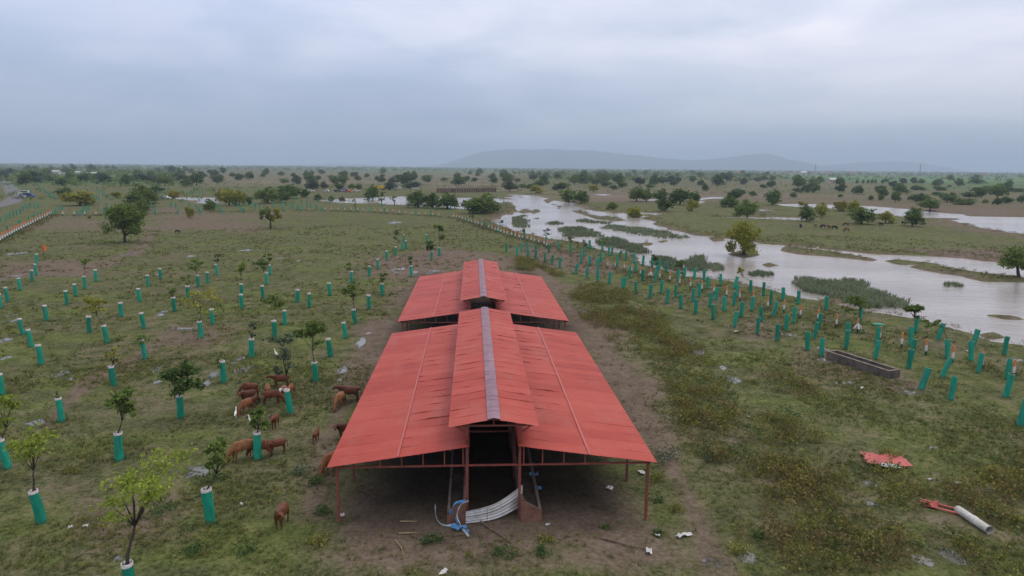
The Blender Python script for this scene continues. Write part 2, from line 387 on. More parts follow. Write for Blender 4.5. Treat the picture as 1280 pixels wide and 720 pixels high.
mt, nt, b = new_mat('field_ground'); M['ground'] = mt
pos = nt.nodes.new('ShaderNodeNewGeometry').outputs['Position']
at = lambda n: N(nt, 'ShaderNodeAttribute', attribute_name=n).outputs['Fac']
n0 = noise_n(nt, map_n(nt, pos, (1, .55, 1)), .018, 4, .55)
n1 = noise_n(nt, map_n(nt, pos, (1, .8, 1), (31, 7, 0)), .13, 5, .6)
n2 = noise_n(nt, pos, .75, 6, .66)
n3 = noise_n(nt, pos, 4.5, 5, .65)
n4 = noise_n(nt, pos, 21, 3, .6)
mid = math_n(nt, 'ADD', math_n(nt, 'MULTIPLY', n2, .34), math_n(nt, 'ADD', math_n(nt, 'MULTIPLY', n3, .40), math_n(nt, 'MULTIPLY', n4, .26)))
grass = ramp_n(nt, mid, [(.38, (.020, .021, .011)), (.46, (.066, .071, .030)), (.52, (.098, .105, .043)), (.62, (.165, .152, .075))])  # darkest stops here and below paint the shade among weeds
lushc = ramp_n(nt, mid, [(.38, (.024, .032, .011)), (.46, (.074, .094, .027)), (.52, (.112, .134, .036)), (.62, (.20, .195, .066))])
soil = ramp_n(nt, mid, [(.36, (.060, .042, .030)), (.46, (.118, .085, .064)), (.55, (.165, .124, .097)), (.66, (.23, .185, .15))])
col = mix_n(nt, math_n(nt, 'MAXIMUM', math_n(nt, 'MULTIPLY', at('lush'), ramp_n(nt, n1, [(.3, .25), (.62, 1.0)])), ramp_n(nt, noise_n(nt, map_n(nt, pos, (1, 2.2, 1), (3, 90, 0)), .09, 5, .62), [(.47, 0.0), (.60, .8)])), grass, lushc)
# bare soil: painted wear plus natural thin spots, broken up at tuft scale
sm = math_n(nt, 'ADD', math_n(nt, 'MULTIPLY', at('dirt'), .42), math_n(nt, 'ADD', math_n(nt, 'MULTIPLY', n1, .48), math_n(nt, 'ADD', math_n(nt, 'MULTIPLY', n2, .42), math_n(nt, 'MULTIPLY', n3, .2))))
sm = ramp_n(nt, sm, [(.535, 0.0), (.73, .95)])
sm = math_n(nt, 'MAXIMUM', sm, math_n(nt, 'MULTIPLY', at('trail'), ramp_n(nt, n2, [(.3, .55), (.6, 1.0)])))
sm = math_n(nt, 'MAXIMUM', sm, math_n(nt, 'MULTIPLY', at('shore'), ramp_n(nt, n1, [(.35, .2), (.6, .95)])))
col = mix_n(nt, sm, col, soil)
dryc = ramp_n(nt, noise_n(nt, map_n(nt, pos, (.35, 1, 1)), .02, 5, .6), [(.35, (.075, .085, .042)), (.48, (.145, .122, .085)), (.62, (.215, .165, .128))])
col = mix_n(nt, math_n(nt, 'MULTIPLY', at('dry'), ramp_n(nt, n0, [(.3, .65), (.6, 1.0)])), col, dryc)
cropc = ramp_n(nt, noise_n(nt, map_n(nt, pos, (.25, 1, 1)), .012, 3, .5), [(.38, (.05, .11, .04)), (.52, (.08, .17, .055)), (.62, (.15, .18, .08))])
col = mix_n(nt, at('crop'), col, cropc)
dung_shade_c = ramp_n(nt, mid, [(.35, (.014, .011, .008)), (.6, (.042, .032, .025))])  # manure tone, darkened further in place of shade beneath the roofs
col = mix_n(nt, math_n(nt, 'MULTIPLY', at('dung'), .9), col, dung_shade_c)
wm = math_n(nt, 'ADD', math_n(nt, 'MULTIPLY', at('wet'), .5), math_n(nt, 'MULTIPLY', n3, .55))
wm = ramp_n(nt, math_n(nt, 'ADD', wm, math_n(nt, 'MULTIPLY', math_n(nt, 'SUBTRACT', n2, .5), .7)), [(.635, 0), (.73, 1)])
wm = math_n(nt, 'MULTIPLY', wm, ramp_n(nt, at('wet'), [(.02, 0), (.2, 1)]))
col = mix_n(nt, math_n(nt, 'MULTIPLY', wm, .6), col, (.16, .15, .155))
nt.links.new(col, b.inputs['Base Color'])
nt.links.new(ramp_n(nt, wm, [(0, .92), (1, .10)]), b.inputs['Roughness'])
nt.links.new(math_n(nt, 'ADD', math_n(nt, 'MULTIPLY', wm, .42), .05), b.inputs['Specular IOR Level'])
hb = math_n(nt, 'ADD', math_n(nt, 'MULTIPLY', n2, .25), math_n(nt, 'ADD', math_n(nt, 'MULTIPLY', n3, .12), math_n(nt, 'MULTIPLY', n4, .04)))
hb = math_n(nt, 'MULTIPLY', hb, math_n(nt, 'SUBTRACT', 1.0, math_n(nt, 'MULTIPLY', wm, .95)))
bump(nt, b, hb, .8, .6)
ground = obj_np('ground', V, F, mt, smooth=True); tag(ground, kind='structure')
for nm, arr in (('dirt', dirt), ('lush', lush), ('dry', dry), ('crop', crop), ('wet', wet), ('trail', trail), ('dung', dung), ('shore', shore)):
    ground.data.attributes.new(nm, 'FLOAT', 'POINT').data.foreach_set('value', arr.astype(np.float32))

# water: one level sheet, the ground dips under it along the river and the ponds
mt, nt, b = new_mat('muddy_water'); M['water'] = mt
pos = nt.nodes.new('ShaderNodeNewGeometry').outputs['Position']
setin(b, Roughness=.15, IOR=1.33)
wc = ramp_n(nt, noise_n(nt, map_n(nt, pos, (.4, 1, 1)), .04, 5, .6), [(.38, (.25, .222, .205)), (.62, (.38, .342, .325))])
nt.links.new(wc, b.inputs['Base Color'])
bump(nt, b, math_n(nt, 'ADD', noise_n(nt, map_n(nt, pos, (.7, 1.6, 1)), .5, 4, .6), math_n(nt, 'MULTIPLY', noise_n(nt, map_n(nt, pos, (1, 2, 1)), 2.2, 3), .35)), .20, .5)
mb = MB(); mb.grid(lambda u, v: (-300 + 2300 * u, 50 + 1150 * v, WATER_Z), 8, 8)
tag(mb.build('river_water', mt), kind='structure')

# road on the left
mt = worn('road_asphalt', (.085, .083, .082), (.135, .13, .125), .6, .9, .2); M['road'] = mt
def ribbon(name, px, widths, z, mat_):
    pts = [gnd(*q) for q in px]; P_ = []
    for i in range(len(pts) - 1):
        for t in np.linspace(0, 1, 8, endpoint=False):
            p0 = pts[max(i - 1, 0)]; p1 = pts[i]; p2 = pts[i + 1]; p3 = pts[min(i + 2, len(pts) - 1)]
            P_.append(.5 * (2 * p1 + (p2 - p0) * t + (2 * p0 - 5 * p1 + 4 * p2 - p3) * t * t + (3 * p1 - p0 - 3 * p2 + p3) * t ** 3))
    P_.append(pts[-1]); vs_, fs = [], []
    for i, p in enumerate(P_):
        d = P_[min(i + 1, len(P_) - 1)] - P_[max(i - 1, 0)]; n_ = np.array([d[1], -d[0], 0]); n_ /= np.linalg.norm(n_) + 1e-9
        w_ = np.interp(i / (len(P_) - 1), np.linspace(0, 1, len(widths)), widths) / 2
        for s_ in (-1, 1): vs_.append(p + n_ * w_ * s_ + np.array([0, 0, z]))
        if i: fs.append((2 * i - 2, 2 * i - 1, 2 * i + 1, 2 * i))
    mb = MB(); mb.add(vs_, fs); return tag(mb.build(name, mat_), kind='structure')
ribbon('road_shoulder', [(-60, 222), (0, 226.5), (9, 231), (16, 239), (20, 247), (14, 252), (0, 257), (-60, 268)], [8, 8, 7.5, 7.5], .06, worn('shoulder_gravel', (.075, .068, .045), (.12, .105, .075), 1, .9, .2))
ribbon('road', [(-60, 222), (0, 226.5), (9, 231), (16, 239), (20, 247), (14, 252), (0, 257), (-60, 268)], [5.5, 5.5, 5, 5], .09, M['road'])

# hills far off, seen only as what the haze leaves of them
M['hill'] = worn('hill_scrub', (.035, .05, .03), (.07, .075, .045), .004, 1, 0)
def hill(px, dist, thick, seed):
    xs = [q[0] for q in px]; ys = [q[1] for q in px]
    def fn(u, v):
        x_ = xs[0] + (xs[-1] - xs[0]) * u; y_ = np.interp(x_, xs, ys)
        p = at_y(x_, y_, dist); hz = max(p[2], 0)
        prof = math.sin(math.pi * v) ** .8
        k = .72 + .28 * (2 * vnoise(np.array([u * 26 + seed]), np.array([v * 7 + seed]))[0] - 1) if .02 < v < .98 and abs(v - .5) > .04 else 1
        return (p[0], dist + (v - .5) * thick, hz * prof * k - 2)
    mb = MB(); mb.grid(fn, 150, 24); return tag(mb.build('hills', M['hill'], smooth=True), kind='structure')
hill([(520, 210), (545, 207), (562, 202.5), (585, 195), (600, 190), (622, 187.5), (640, 186.5), (665, 187), (690, 186), (715, 188), (740, 188), (760, 190.5), (780, 193), (800, 194), (820, 197), (845, 199), (862, 200.5), (885, 199), (905, 197), (930, 194), (955, 192), (965, 193), (982, 198), (1003, 204), (1025, 207), (1060, 210), (1090, 214)], 12300, 3000, 1)
hill([(980, 213), (1020, 208), (1060, 204), (1090, 203), (1120, 201.5), (1150, 203.5), (1175, 207), (1200, 213), (1215, 216)], 13600, 1400, 5)
hill([(340, 208), (380, 205.5), (420, 204.6), (460, 205), (490, 207), (520, 209)], 13200, 1600, 9)

# the air: one even volume round everything
mt = bpy.data.materials.new('haze_air'); mt.use_nodes = True; nt = mt.node_tree; nt.nodes.clear()
pv = N(nt, 'ShaderNodeVolumePrincipled'); pv.inputs['Color'].default_value = (.68, .83, 1.0, 1)
pv.inputs['Density'].default_value = 1.7e-4; pv.inputs['Anisotropy'].default_value = 0.0
ou = N(nt, 'ShaderNodeOutputMaterial'); nt.links.new(pv.outputs[0], ou.inputs['Volume'])
mb = MB(); mb.box((0, 0, 190), (32000, 32000, 390)); hz = mb.build('haze', mt); tag(hz, kind='stuff')
# ------------------------------------------------------------------ the two cattle sheds
SHED_O = gnd(423.7, 651); SHED_RZ = math.radians(3.33)
SHED_ROT = Matrix.Rotation(SHED_RZ, 4, 'Z')
def shed_w(u, v, z=0):                          # shed coordinates -> world
    p = SHED_ROT @ Vector((u, v, 0)); return Vector((SHED_O[0] + p.x, SHED_O[1] + p.y, z))
mt, nt, b = new_mat('red_roof_sheet'); M['roof'] = mt
pos = coords(nt)
geo_ri = nt.nodes.new('ShaderNodeNewGeometry').outputs['Random Per Island']
f = math_n(nt, 'ADD', math_n(nt, 'MULTIPLY', noise_n(nt, map_n(nt, pos, (.5, 1, 1)), .55, 6, .62), .8), math_n(nt, 'MULTIPLY', geo_ri, .2))
col = ramp_n(nt, f, [(.3, (.325, .048, .034)), (.5, (.39, .063, .044)), (.7, (.43, .085, .062))])
dust = ramp_n(nt, noise_n(nt, map_n(nt, pos, (1.2, .5, 1), (3, 5, 0)), .5, 7, .7), [(.52, 0.0), (.72, .32)])
col = mix_n(nt, dust, col, (.38, .16, .13))
nt.links.new(col, b.inputs['Base Color']); setin(b, Roughness=.52)
b.inputs['Specular IOR Level'].default_value = .12
sx = N(nt, 'ShaderNodeSeparateXYZ'); nt.links.new(pos, sx.inputs[0])
def groove(ax_, per, w_): return math_n(nt, 'LESS_THAN', math_n(nt, 'FRACT', math_n(nt, 'DIVIDE', ax_, per)), w_)
hg = math_n(nt, 'ADD', math_n(nt, 'MULTIPLY', groove(sx.outputs[1], .262, .2), -.6), math_n(nt, 'MULTIPLY', math_n(nt, 'FRACT', math_n(nt, 'DIVIDE', sx.outputs[0], .35)), .8))
bump(nt, b, math_n(nt, 'ADD', hg, math_n(nt, 'MULTIPLY', noise_n(nt, pos, 5, 4), .5)), .8, .03)
M['cap'] = worn('mauve_ridge_cap', (.19, .095, .125), (.27, .145, .18), 1.5, .5, .1)
M['steel'] = worn('red_oxide_steel', (.165, .040, .030), (.27, .066, .05), 2.2, .6, .15)
M['joint'] = worn('roof_lap', (.38, .075, .062), (.43, .10, .085), 2.0, .55, .1)
M['dark_post'] = worn('dark_red_post', (.10, .03, .026), (.19, .05, .042), 3, .7, .2)  # darker red for posts behind the front row and for purlins
M['brick'] = worn('brick_plaster', (.13, .055, .038), (.23, .11, .075), 2.5, .9, .4)
M['concrete'] = worn('stained_concrete', (.12, .095, .075), (.24, .19, .15), 2.0, .9, .35)
M['dark_concrete'] = worn('darker_concrete', (.055, .045, .038), (.15, .12, .10), 1.6, .9, .4)  # darker tone for trough beds, basin floor and water trough walls

def roof_mesh(u0, z0, u1, z1, v0, v1, seed, rows=2, gap=1.06, lift=1.0):
    """tiled steel sheets from the eave (u0,z0) to the top (u1,z1): every sheet its own strip that laps the next one"""
    rnd = random.Random(seed); mb = MB()
    L = math.hypot(u1 - u0, z1 - z0); du, dz_ = (u1 - u0) / L, (z1 - z0) / L
    nx, nz_ = -dz_ * (1 if du > 0 else -1), abs(du)
    ns = max(1, round((v1 - v0) / gap)); w = (v1 - v0) / ns
    for rw in range(rows):
        s0, s1 = L * rw / rows, L * (rw + 1) / rows + (.12 if rw < rows - 1 else 0)
        S = max(8, int((s1 - s0) / .175))
        up_row = (rows > 1 and rw == rows - 1) or rows == 1
        for k in range(ns):
            va = v0 + k * w - (.05 if k else 0); vb = v0 + (k + 1) * w
            tilt = rnd.uniform(.001, .004); ph = rnd.uniform(0, 9)
            bul = [(rnd.uniform(s0, s1), rnd.uniform(.15, .6), max(0, rnd.uniform(-.008, .028)) * lift * (1 if up_row else .35)) for _ in range(rnd.randint(1, 4))]
            def fn(uu, vv):
                s_ = s0 + (s1 - s0) * uu; v_ = va + (vb - va) * vv
                h = (1 - vv) * tilt + (.012 if rw else 0)           # near edge rides over the sheet before it
                h += .005 * ((s_ / .35) % 1.0 < .5)                 # tile steps down the slope
                h += .008 * math.sin(2 * math.pi * vv * 5)
                for sc, sw, amp in bul: h += amp * math.exp(-((s_ - sc) / sw) ** 2) * (1 - vv) ** 3
                h -= .01 * (1 - uu) * rw
                return (u0 + du * s_ + nx * h, v_, z0 + dz_ * s_ + nz_ * h)
            mb.grid(fn, S, 10)
            # the turned-down lip of the lapping edge, so that a lifted sheet shows a dark slot
            pts = [fn(i / S, 0) for i in range(S + 1)]
            mb.add([p for q in pts for p in (q, (q[0], q[1] + .004, q[2] - .007))], [(2 * i, 2 * i + 1, 2 * i + 3, 2 * i + 2) for i in range(S)])
    return mb
WID, CL, CR_ = 14.2, 5.85, 8.25
def make_shed(name, label, v0, v1, seed, first_extra=False):
    root = empty(name, (SHED_O[0], SHED_O[1], 0), SHED_RZ)
    tag(root, label, 'cattle shed', 'red roofed cattle sheds')
    B = lambda mb, nm, mt_, sm=False: mb.build(nm, mt_, root, sm)
    zl = lambda u: 2.70 + (u + .35) / 6.25 * .87                     # underside line of the left slope
    B(roof_mesh(-.38, 2.75, 5.92, 3.62, v0 - .35, v1 + .35, seed, 2), 'roof_slope', M['roof'], True)
    B(roof_mesh(14.52, 2.75, 8.18, 3.62, v0 - .35, v1 + .35, seed + 1, 2, lift=1.25), 'roof_slope', M['roof'], True)
    B(roof_mesh(5.03, 4.60, 7.05, 4.95, v0 - .45, v1 - .25, seed + 2, 1, lift=.8), 'monitor_roof', M['roof'], True)
    B(roof_mesh(9.07, 4.60, 7.05, 4.95, v0 - .45, v1 - .25, seed + 3, 1, lift=.8), 'monitor_roof', M['roof'], True)
    for s_, ua in ((1, 2.75), (-1, 11.4)):                           # pale lap strips half way up the slopes
        mb = MB(); za = 2.75 + .87 * ((ua + .38) / 6.3 if s_ > 0 else (14.52 - ua) / 6.34)
        n = 60
        mb.grid(lambda x, y: (ua + (x - .5) * .10, v0 - .36 + (v1 - v0 + .72) * y, za + .043 + (x - .5) * .2 * .138 * s_ + .006 * math.sin(y * 140)), 1, n)
        B(mb, 'lap_strip', M['joint'])
    mb = MB()                                                        # ridge cap folded over the ridge
    n = int((v1 - v0) / .5)
    prof = [(-.30, 4.945), (-.29, 4.965), (-.12, 5.0), (0, 5.022), (.12, 5.0), (.29, 4.965), (.30, 4.945)]
    rnd = random.Random(seed + 9); off = [rnd.uniform(-.006, .006) for _ in range(n + 1)]
    for j in range(n):
        ya, yb = v0 - .48 + (v1 - v0 + .25) * j / n, v0 - .48 + (v1 - v0 + .25) * (j + 1) / n + .03
        vs_ = [(7.05 + x, ya, z + .008 + off[j]) for x, z in prof] + [(7.05 + x, yb, z + off[j]) for x, z in prof]
        mb.add(vs_, [(i, i + 1, i + 8, i + 7) for i in range(6)])
    B(mb, 'ridge_cap', M['cap'])
    nb = 6; bay = (v1 - v0) / nb
    for k in range(nb + 1):
        v = v0 + k * bay
        mt_ = M['steel'] if k == 0 else M['dark_post']
        for u in (0, WID):
            g_ = float(height(*shed_w(u, v)[:2])) - .25
            mb = MB(); mb.bar((u, v, g_), (u, v, 2.66), .11, mi=0); mb.box((u, v, 2.66), (.2, .2, .02))
            B(mb, 'post', mt_)
        for u in (CL, CR_):
            g_ = float(height(*shed_w(u, v)[:2])) - .25
            mb = MB(); mb.bar((u, v, g_), (u, v, 4.52), .12); B(mb, 'inner_post', mt_)
        mb = MB(); sz = .075                                         # side trusses
        for (ua, ub, sg) in ((0.0, CL - .06, 1), (WID, CR_ + .06, -1)):
            top = lambda u: (zl(u) if sg > 0 else zl(WID - u)) - .05
            mb.bar((ua - .1 * sg, v, 2.60), (ub, v, 2.60), sz)
            mb.bar((ua - .25 * sg, v + .004, top(ua - .25 * sg)), (ub, v + .004, top(ub)), sz * .9)
            for i in range(1, 7):
                u = ua + (ub - ua) * (i / 6.0) - (.12 * sg if i == 6 else 0)
                if i == 1: continue
                mb.bar((u, v + .002, 2.62), (u, v + .002, top(u)), .06)
            if k and k < nb: pass
        mb.bar((CL + .062, v + .01, 2.60), (CR_ - .062, v + .01, 2.60), sz)
        mb.bar((5.25, v + .012, 4.50), (8.85, v + .012, 4.50), sz)   # monitor tie with its little king post
        mb.bar((5.12, v + .02, 4.545), (7.05, v + .02, 4.88), .06); mb.bar((8.98, v + .02, 4.545), (7.05, v + .024, 4.88), .06)
        mb.bar((7.05, v + .016, 4.53), (7.05, v + .016, 4.84), .06)
        for sg, u0_ in ((1, CL), (-1, CR_)): mb.bar((u0_, v + .03, 4.1), (u0_ - .62 * sg, v + .03, 4.56), .05)
        B(mb, 'truss', M['steel'])
    for u in (.9, 2.3, 3.7, 5.1):
        for s_ in (1, -1):
            uu = u if s_ > 0 else WID - u
            mb = MB(); mb.bar((uu, v0 - .3, zl(u) - .004), (uu, v1 + .3, zl(u) - .004), .06, .05); B(mb, 'purlin', M['dark_post'])
    for s_ in (1, -1):
        uu = -.3 if s_ > 0 else WID + .27
        mb = MB(); mb.bar((uu, v0 - .32, 2.71), (uu, v1 + .32, 2.71), .05, .07); B(mb, 'eave_beam', M['steel'])
        uu = CL + .10 if s_ > 0 else CR_ - .10                        # red strip of sheet standing under the monitor eave
        mb = MB(); mb.box((uu, (v0 + v1) / 2, 3.76), (.012, v1 - v0 + .5, .42)); B(mb, 'wall_strip', M['roof'])
    return root
make_shed('cattle_shed', 'long red roofed open cattle shed nearest the camera with raised mauve ridge', 0.0, 24.2, 11)
make_shed('cattle_shed', 'shorter looking red roofed cattle shed standing right behind the nearer one', 29.0, 53.0, 31)

# feed troughs either side of the alley, in both sheds
def trough(u_in, u_out, v0, v1, label, ends):
    root = empty('feed_trough', shed_w(u_in, v0, -.0)); root.rotation_euler = (0, 0, SHED_RZ)
    tag(root, label, 'feed trough', 'troughs along the shed alleys')
    sg = 1 if u_out > u_in else -1; w = abs(u_out - u_in); L = v1 - v0; g_ = float(height(*shed_w(u_in, v0)[:2])) - .2
    mb = MB(); mb.box((.06 * sg, L / 2 + .07, (g_ + .95) / 2), (.13, L, .95 - g_)); mb.build('inner_wall', M['concrete'], root)
    mb = MB(); mb.box((w * sg - .06 * sg, L / 2 + .07, (g_ + .55) / 2), (.13, L, .55 - g_)); mb.build('outer_wall', M['concrete'], root)
    mb = MB(); mb.box((w * sg / 2, L / 2 + .07, .1), (w - .27, L - .2, .3 )); mb.build('bed', M['dark_concrete'], root)
    mb = MB()
    xs = [0, .1, .35, .65, .9, 1]; tops = [.99, .99, .90, .74, .60, .56]
    front = [(x * w * sg, 0, t) for x, t in zip(xs, tops)]; n = len(xs)
    vs_ = front + [(p[0], .14, p[2]) for p in front] + [(x * w * sg, 0, g_) for x in xs] + [(x * w * sg, .14, g_) for x in xs]
    fs = []
    for i in range(n - 1):
        fs += [(i, i + 1, n + i + 1, n + i), (2 * n + i, 2 * n + i + 1, i + 1, i), (n + i, n + i + 1, 3 * n + i + 1, 3 * n + i)]
    fs += [(0, n, 3 * n, 2 * n), (n - 1, 2 * n - 1, 4 * n - 1, 3 * n - 1)]
    mb.add([(p[0] * 1.01, p[1] - .012, p[2] + .004) for p in vs_], fs); mb.build('end_wall', M['brick'], root)
    return root
trough(CL - .05, 4.95, -.45, 23.6, 'long concrete feed trough with brick end wall, left of the near alley', 1)
trough(CR_ + .05, 9.25, -.45, 23.6, 'long concrete feed trough with sloped brick end, right of the near alley', 1)

# ribbed white sheet bent across the alley mouth, tied with rope
mt, nt, b = new_mat('white_ribbed_sheet'); M['whitesheet'] = mt
f = noise_n(nt, coords(nt), 2.5, 6, .65)
nt.links.new(ramp_n(nt, f, [(.3, (.40, .395, .39)), (.6, (.66, .655, .65))]), b.inputs['Base Color']); setin(b, Roughness=.55)
A_ = Vector(gnd(582, 655)); B_ = Vector(gnd(653, 640)); mb = MB()
def fn(x, y):
    p = A_.lerp(B_, x); n_ = Vector((-.20, 1, 0)).normalized()
    bow = math.sin(math.pi * x) * -.25
    top = .62 + .40 * x ** 1.4
    z = y * top
    rib = .035 * abs(math.sin(y * math.pi * 5))
    q = p + n_ * (bow + rib - y * .10 * (1 - x)) 
    return (q.x, q.y, q.z + z + .30 * x ** 2 + .03 + .015 * math.sin(x * 9))
mb.grid(fn, 36, 60)
o = mb.build('ribbed_sheet', M['whitesheet'], smooth=True)
md = o.modifiers.new('thick', 'SOLIDIFY'); md.thickness = .02
tag(o, 'greyish white ribbed sheet bent across the alley mouth of the near shed', 'plastic sheet')
M['rope'] = worn('jute_rope', (.16, .12, .08), (.28, .22, .15), 8, .9, .1)
mb = MB(); mb.tube([Vector(fn(x, .55)) + Vector((0, -.05, 0)) for x in np.linspace(0, 1, 14)] + [shed_w(8.5, -.5, 1.02), shed_w(8.9, -.48, .75)], .014, 5)
mb.tube([Vector(fn(.36, y)) + Vector((0, -.045, 0)) for y in np.linspace(0, 1, 8)], .012, 5)
tag(mb.build('rope', M['rope']), 'thin brown rope tied round the white ribbed sheet', 'rope')

# blue and white strips of torn tarpaulin hanging by the left trough
M['blue'] = worn('blue_tarp', (.05, .19, .42), (.12, .30, .55), 3, .55, .2)
M['paleblue'] = worn('pale_tarp', (.35, .40, .46), (.56, .60, .64), 3, .6, .2)
def strip(name, pts, w, mat_, seed, twist=1.0):
    rnd = random.Random(seed); pts = [Vector(p) for p in pts]; P_ = []
    for i in range(len(pts) - 1):
        for t in np.linspace(0, 1, 7, endpoint=False):
            p0 = pts[max(i - 1, 0)]; p1 = pts[i]; p2 = pts[i + 1]; p3 = pts[min(i + 2, len(pts) - 1)]
            P_.append(.5 * (2 * p1 + (p2 - p0) * t + (2 * p0 - 5 * p1 + 4 * p2 - p3) * t * t + (3 * p1 - p0 - 3 * p2 + p3) * t ** 3))
    P_.append(pts[-1]); mb = MB(); vs_ = []; ph = rnd.uniform(0, 6)
    for i, p in enumerate(P_):
        a_ = ph + i * .35 * twist; ww = w * (.7 + .5 * rnd.random())
        d = Vector((math.cos(a_) * .5, math.sin(a_) * .35, .55)).normalized() * ww / 2
        vs_ += [p - d, p + Vector((.02, -.03, .02)) * rnd.random() * 2, p + d]
    fs = []
    for i in range(len(P_) - 1):
        for k in (0, 1): fs.append((3 * i + k, 3 * i + k + 1, 3 * i + k + 4, 3 * i + k + 3))
    mb.add(vs_, fs); o = mb.build(name, mat_)
    md = o.modifiers.new('thick', 'SOLIDIFY'); md.thickness = .012
    return o
gl = lambda x, y, z: Vector(gnd(x, y)) + Vector((0, 0, z))
o = strip('tarp_strip', [shed_w(5.75, -.55, 1.12), shed_w(5.35, -.62, 1.08), shed_w(5.1, -.66, .72), gl(569, 652, .35), gl(574, 661, .12), gl(586, 667, .07)], .16, M['blue'], 3)
tag(o, 'blue torn tarpaulin strip hanging over the left trough end onto the ground', 'tarpaulin')
o = strip('tarp_strip', [shed_w(5.9, -.58, 1.15), shed_w(5.55, -.64, .98), shed_w(5.4, -.7, .55), gl(576, 662, .2), gl(586, 672, .06)], .10, M['paleblue'], 5)
tag(o, 'pale narrow tarpaulin strip dangling beside the blue one at the trough', 'tarpaulin')
o = strip('hose', [gl(544, 640, .35), gl(545, 648, .15), gl(549, 655, .08), gl(558, 659, .07), gl(570, 657, .08)], .10, M['paleblue'], 8, .2)
tag(o, 'whitish curl of hose lying on the ground left of the left trough', 'hose')
def crumple(name, px, py, w, h, mat_, label, cat, seed, amp=.12, z=.04, rot=0, group=None, jag=.16):
    rnd = np.random.RandomState(seed); p = gnd(px, py); n = 12; mb = MB()
    offs = rnd.rand(16) * jag; cs, sn = math.cos(rot), math.sin(rot)
    def fn(u, v):
        x, y = (u - .5) * w, (v - .5) * h
        k = 1 - offs[int((math.atan2(y, x) / 6.2832 + .5) * 15.99)] * 2 * max(abs(u - .5), abs(v - .5))
        x *= k; y *= k
        hh = amp * (fbm(np.array([x * 2.2 / max(w, h) * 2 + seed]), np.array([y * 2.2 / max(w, h) * 2 + seed * 3.1]), 4)[0]) * 1.6
        return (x * cs - y * sn, x * sn + y * cs, z + hh)
    mb.grid(fn, n, n); o = mb.build(name, mat_); o.location = p
    md = o.modifiers.new('thick', 'SOLIDIFY'); md.thickness = .012
    return tag(o, label, cat, group)
crumple('tarp_scrap', 573, 663, .75, .45, M['blue'], 'crumpled blue tarpaulin scrap on the ground before the left trough', 'tarpaulin', 4, .2)
crumple('tarp_scrap', 667, 604, .5, .35, M['blue'], 'blue tarpaulin scrap lying inside the right trough, farther one', 'tarpaulin', 6, .2, .35)
crumple('tarp_scrap', 672, 622, .35, .3, M['blue'], 'small blue tarpaulin scrap inside the right trough, nearer one', 'tarpaulin', 7, .2, .35)
# ------------------------------------------------------------------ things lying about
M['white'] = worn('white_plastic', (.46, .45, .44), (.66, .65, .65), 2, .6, .15)
M['pipe'] = worn('dirty_white_pipe', (.40, .38, .345), (.62, .60, .565), 2.5, .6, .15)
M['redscrap'] = worn('red_sheet_scrap', (.30, .05, .04), (.46, .09, .075), 2, .6, .2)
M['greysheet'] = worn('grey_sheet', (.26, .28, .29), (.40, .42, .43), 2, .6, .2)
M['green_hose'] = worn('green_hose', (.01, .09, .055), (.02, .15, .09), 3, .5, .1)
M['stick'] = worn('dry_stick', (.09, .065, .045), (.18, .135, .095), 6, .9, .2)
M['straw'] = worn('straw', (.22, .165, .09), (.36, .28, .16), 6, .9, .1)
M['orange'] = worn('orange_cloth', (.75, .17, .03), (.85, .26, .06), 2, .8, .1)
M['black'] = worn('rubber_and_shade_black', (.012, .012, .012), (.03, .03, .03), 4, .7, .1)  # tyres and seats, also the painted shade inside the pipe

# concrete water trough, right field: walls round an open basin
c = [gnd(1033, 452), gnd(1110, 478), gnd(1123, 468), gnd(1046, 443)]
ctr = sum(c) / 4; ax_ = Vector(c[1] - c[0]); L = 6.3; Wd = 1.25; ang_ = math.atan2(ax_.y, ax_.x)
root = empty('water_trough', (ctr[0], ctr[1], ctr[2]), ang_); tag(root, 'long weathered concrete water trough in the right field', 'water trough')
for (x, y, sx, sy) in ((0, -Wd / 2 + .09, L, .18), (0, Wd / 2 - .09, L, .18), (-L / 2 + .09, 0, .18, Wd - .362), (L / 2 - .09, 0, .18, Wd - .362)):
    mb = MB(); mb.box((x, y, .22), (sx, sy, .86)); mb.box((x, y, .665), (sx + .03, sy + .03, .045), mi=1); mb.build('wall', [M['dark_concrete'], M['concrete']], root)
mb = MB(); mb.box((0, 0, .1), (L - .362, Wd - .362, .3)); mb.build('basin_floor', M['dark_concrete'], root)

# white pipe, red scraps, hose, litter
p, q = Vector(gnd(1196, 641)), Vector(gnd(1236, 668))
mb = MB(); n = 24
ptsr = [(0, .17), (.02, .19), (.5, .19), (.505, .21), (.58, .21), (.585, .19), (.97, .19), (.975, .205), (1.0, .205)]
P_ = [p.lerp(q, t) + Vector((0, 0, .2)) for t, _ in ptsr]
mb.tube(P_, [r for _, r in ptsr], n, caps=False)
mb.tube([P_[-1], P_[-2], P_[5]], [.165, .165, .165], n, caps=False)
vs_ = []; d = (q - p).normalized()
o = mb.build('pipe', M['pipe'], smooth=True)
mb = MB(); mb.tube([P_[5] - d * .02, P_[5]], .168, n); mb.build('bore_shade_disc', M['black'], o)  # black disc added as the shade inside the pipe
mb = MB(); mb.tube([P_[0] - d * .01, P_[0]], .17, n); mb.build('end_cap', M['pipe'], o)
tag(o, 'thick dirty white pipe lying in the weeds at the lower right', 'pipe')
crumple('roof_scrap', 1106, 578, 2.5, 1.7, M['redscrap'], 'crumpled red roofing sheet lying in the right field', 'scrap sheet', 21, .16, .10, -.15)
crumple('grey_scrap', 1113, 587, 1.1, .5, M['greysheet'], 'grey sheet piece against the red roofing sheet', 'scrap sheet', 22, .1, .17, -.2)
root = empty('scrap_frame', gnd(1178, 637), -.62); tag(root, 'broken red frame of roofing scrap beside the white pipe', 'scrap frame')
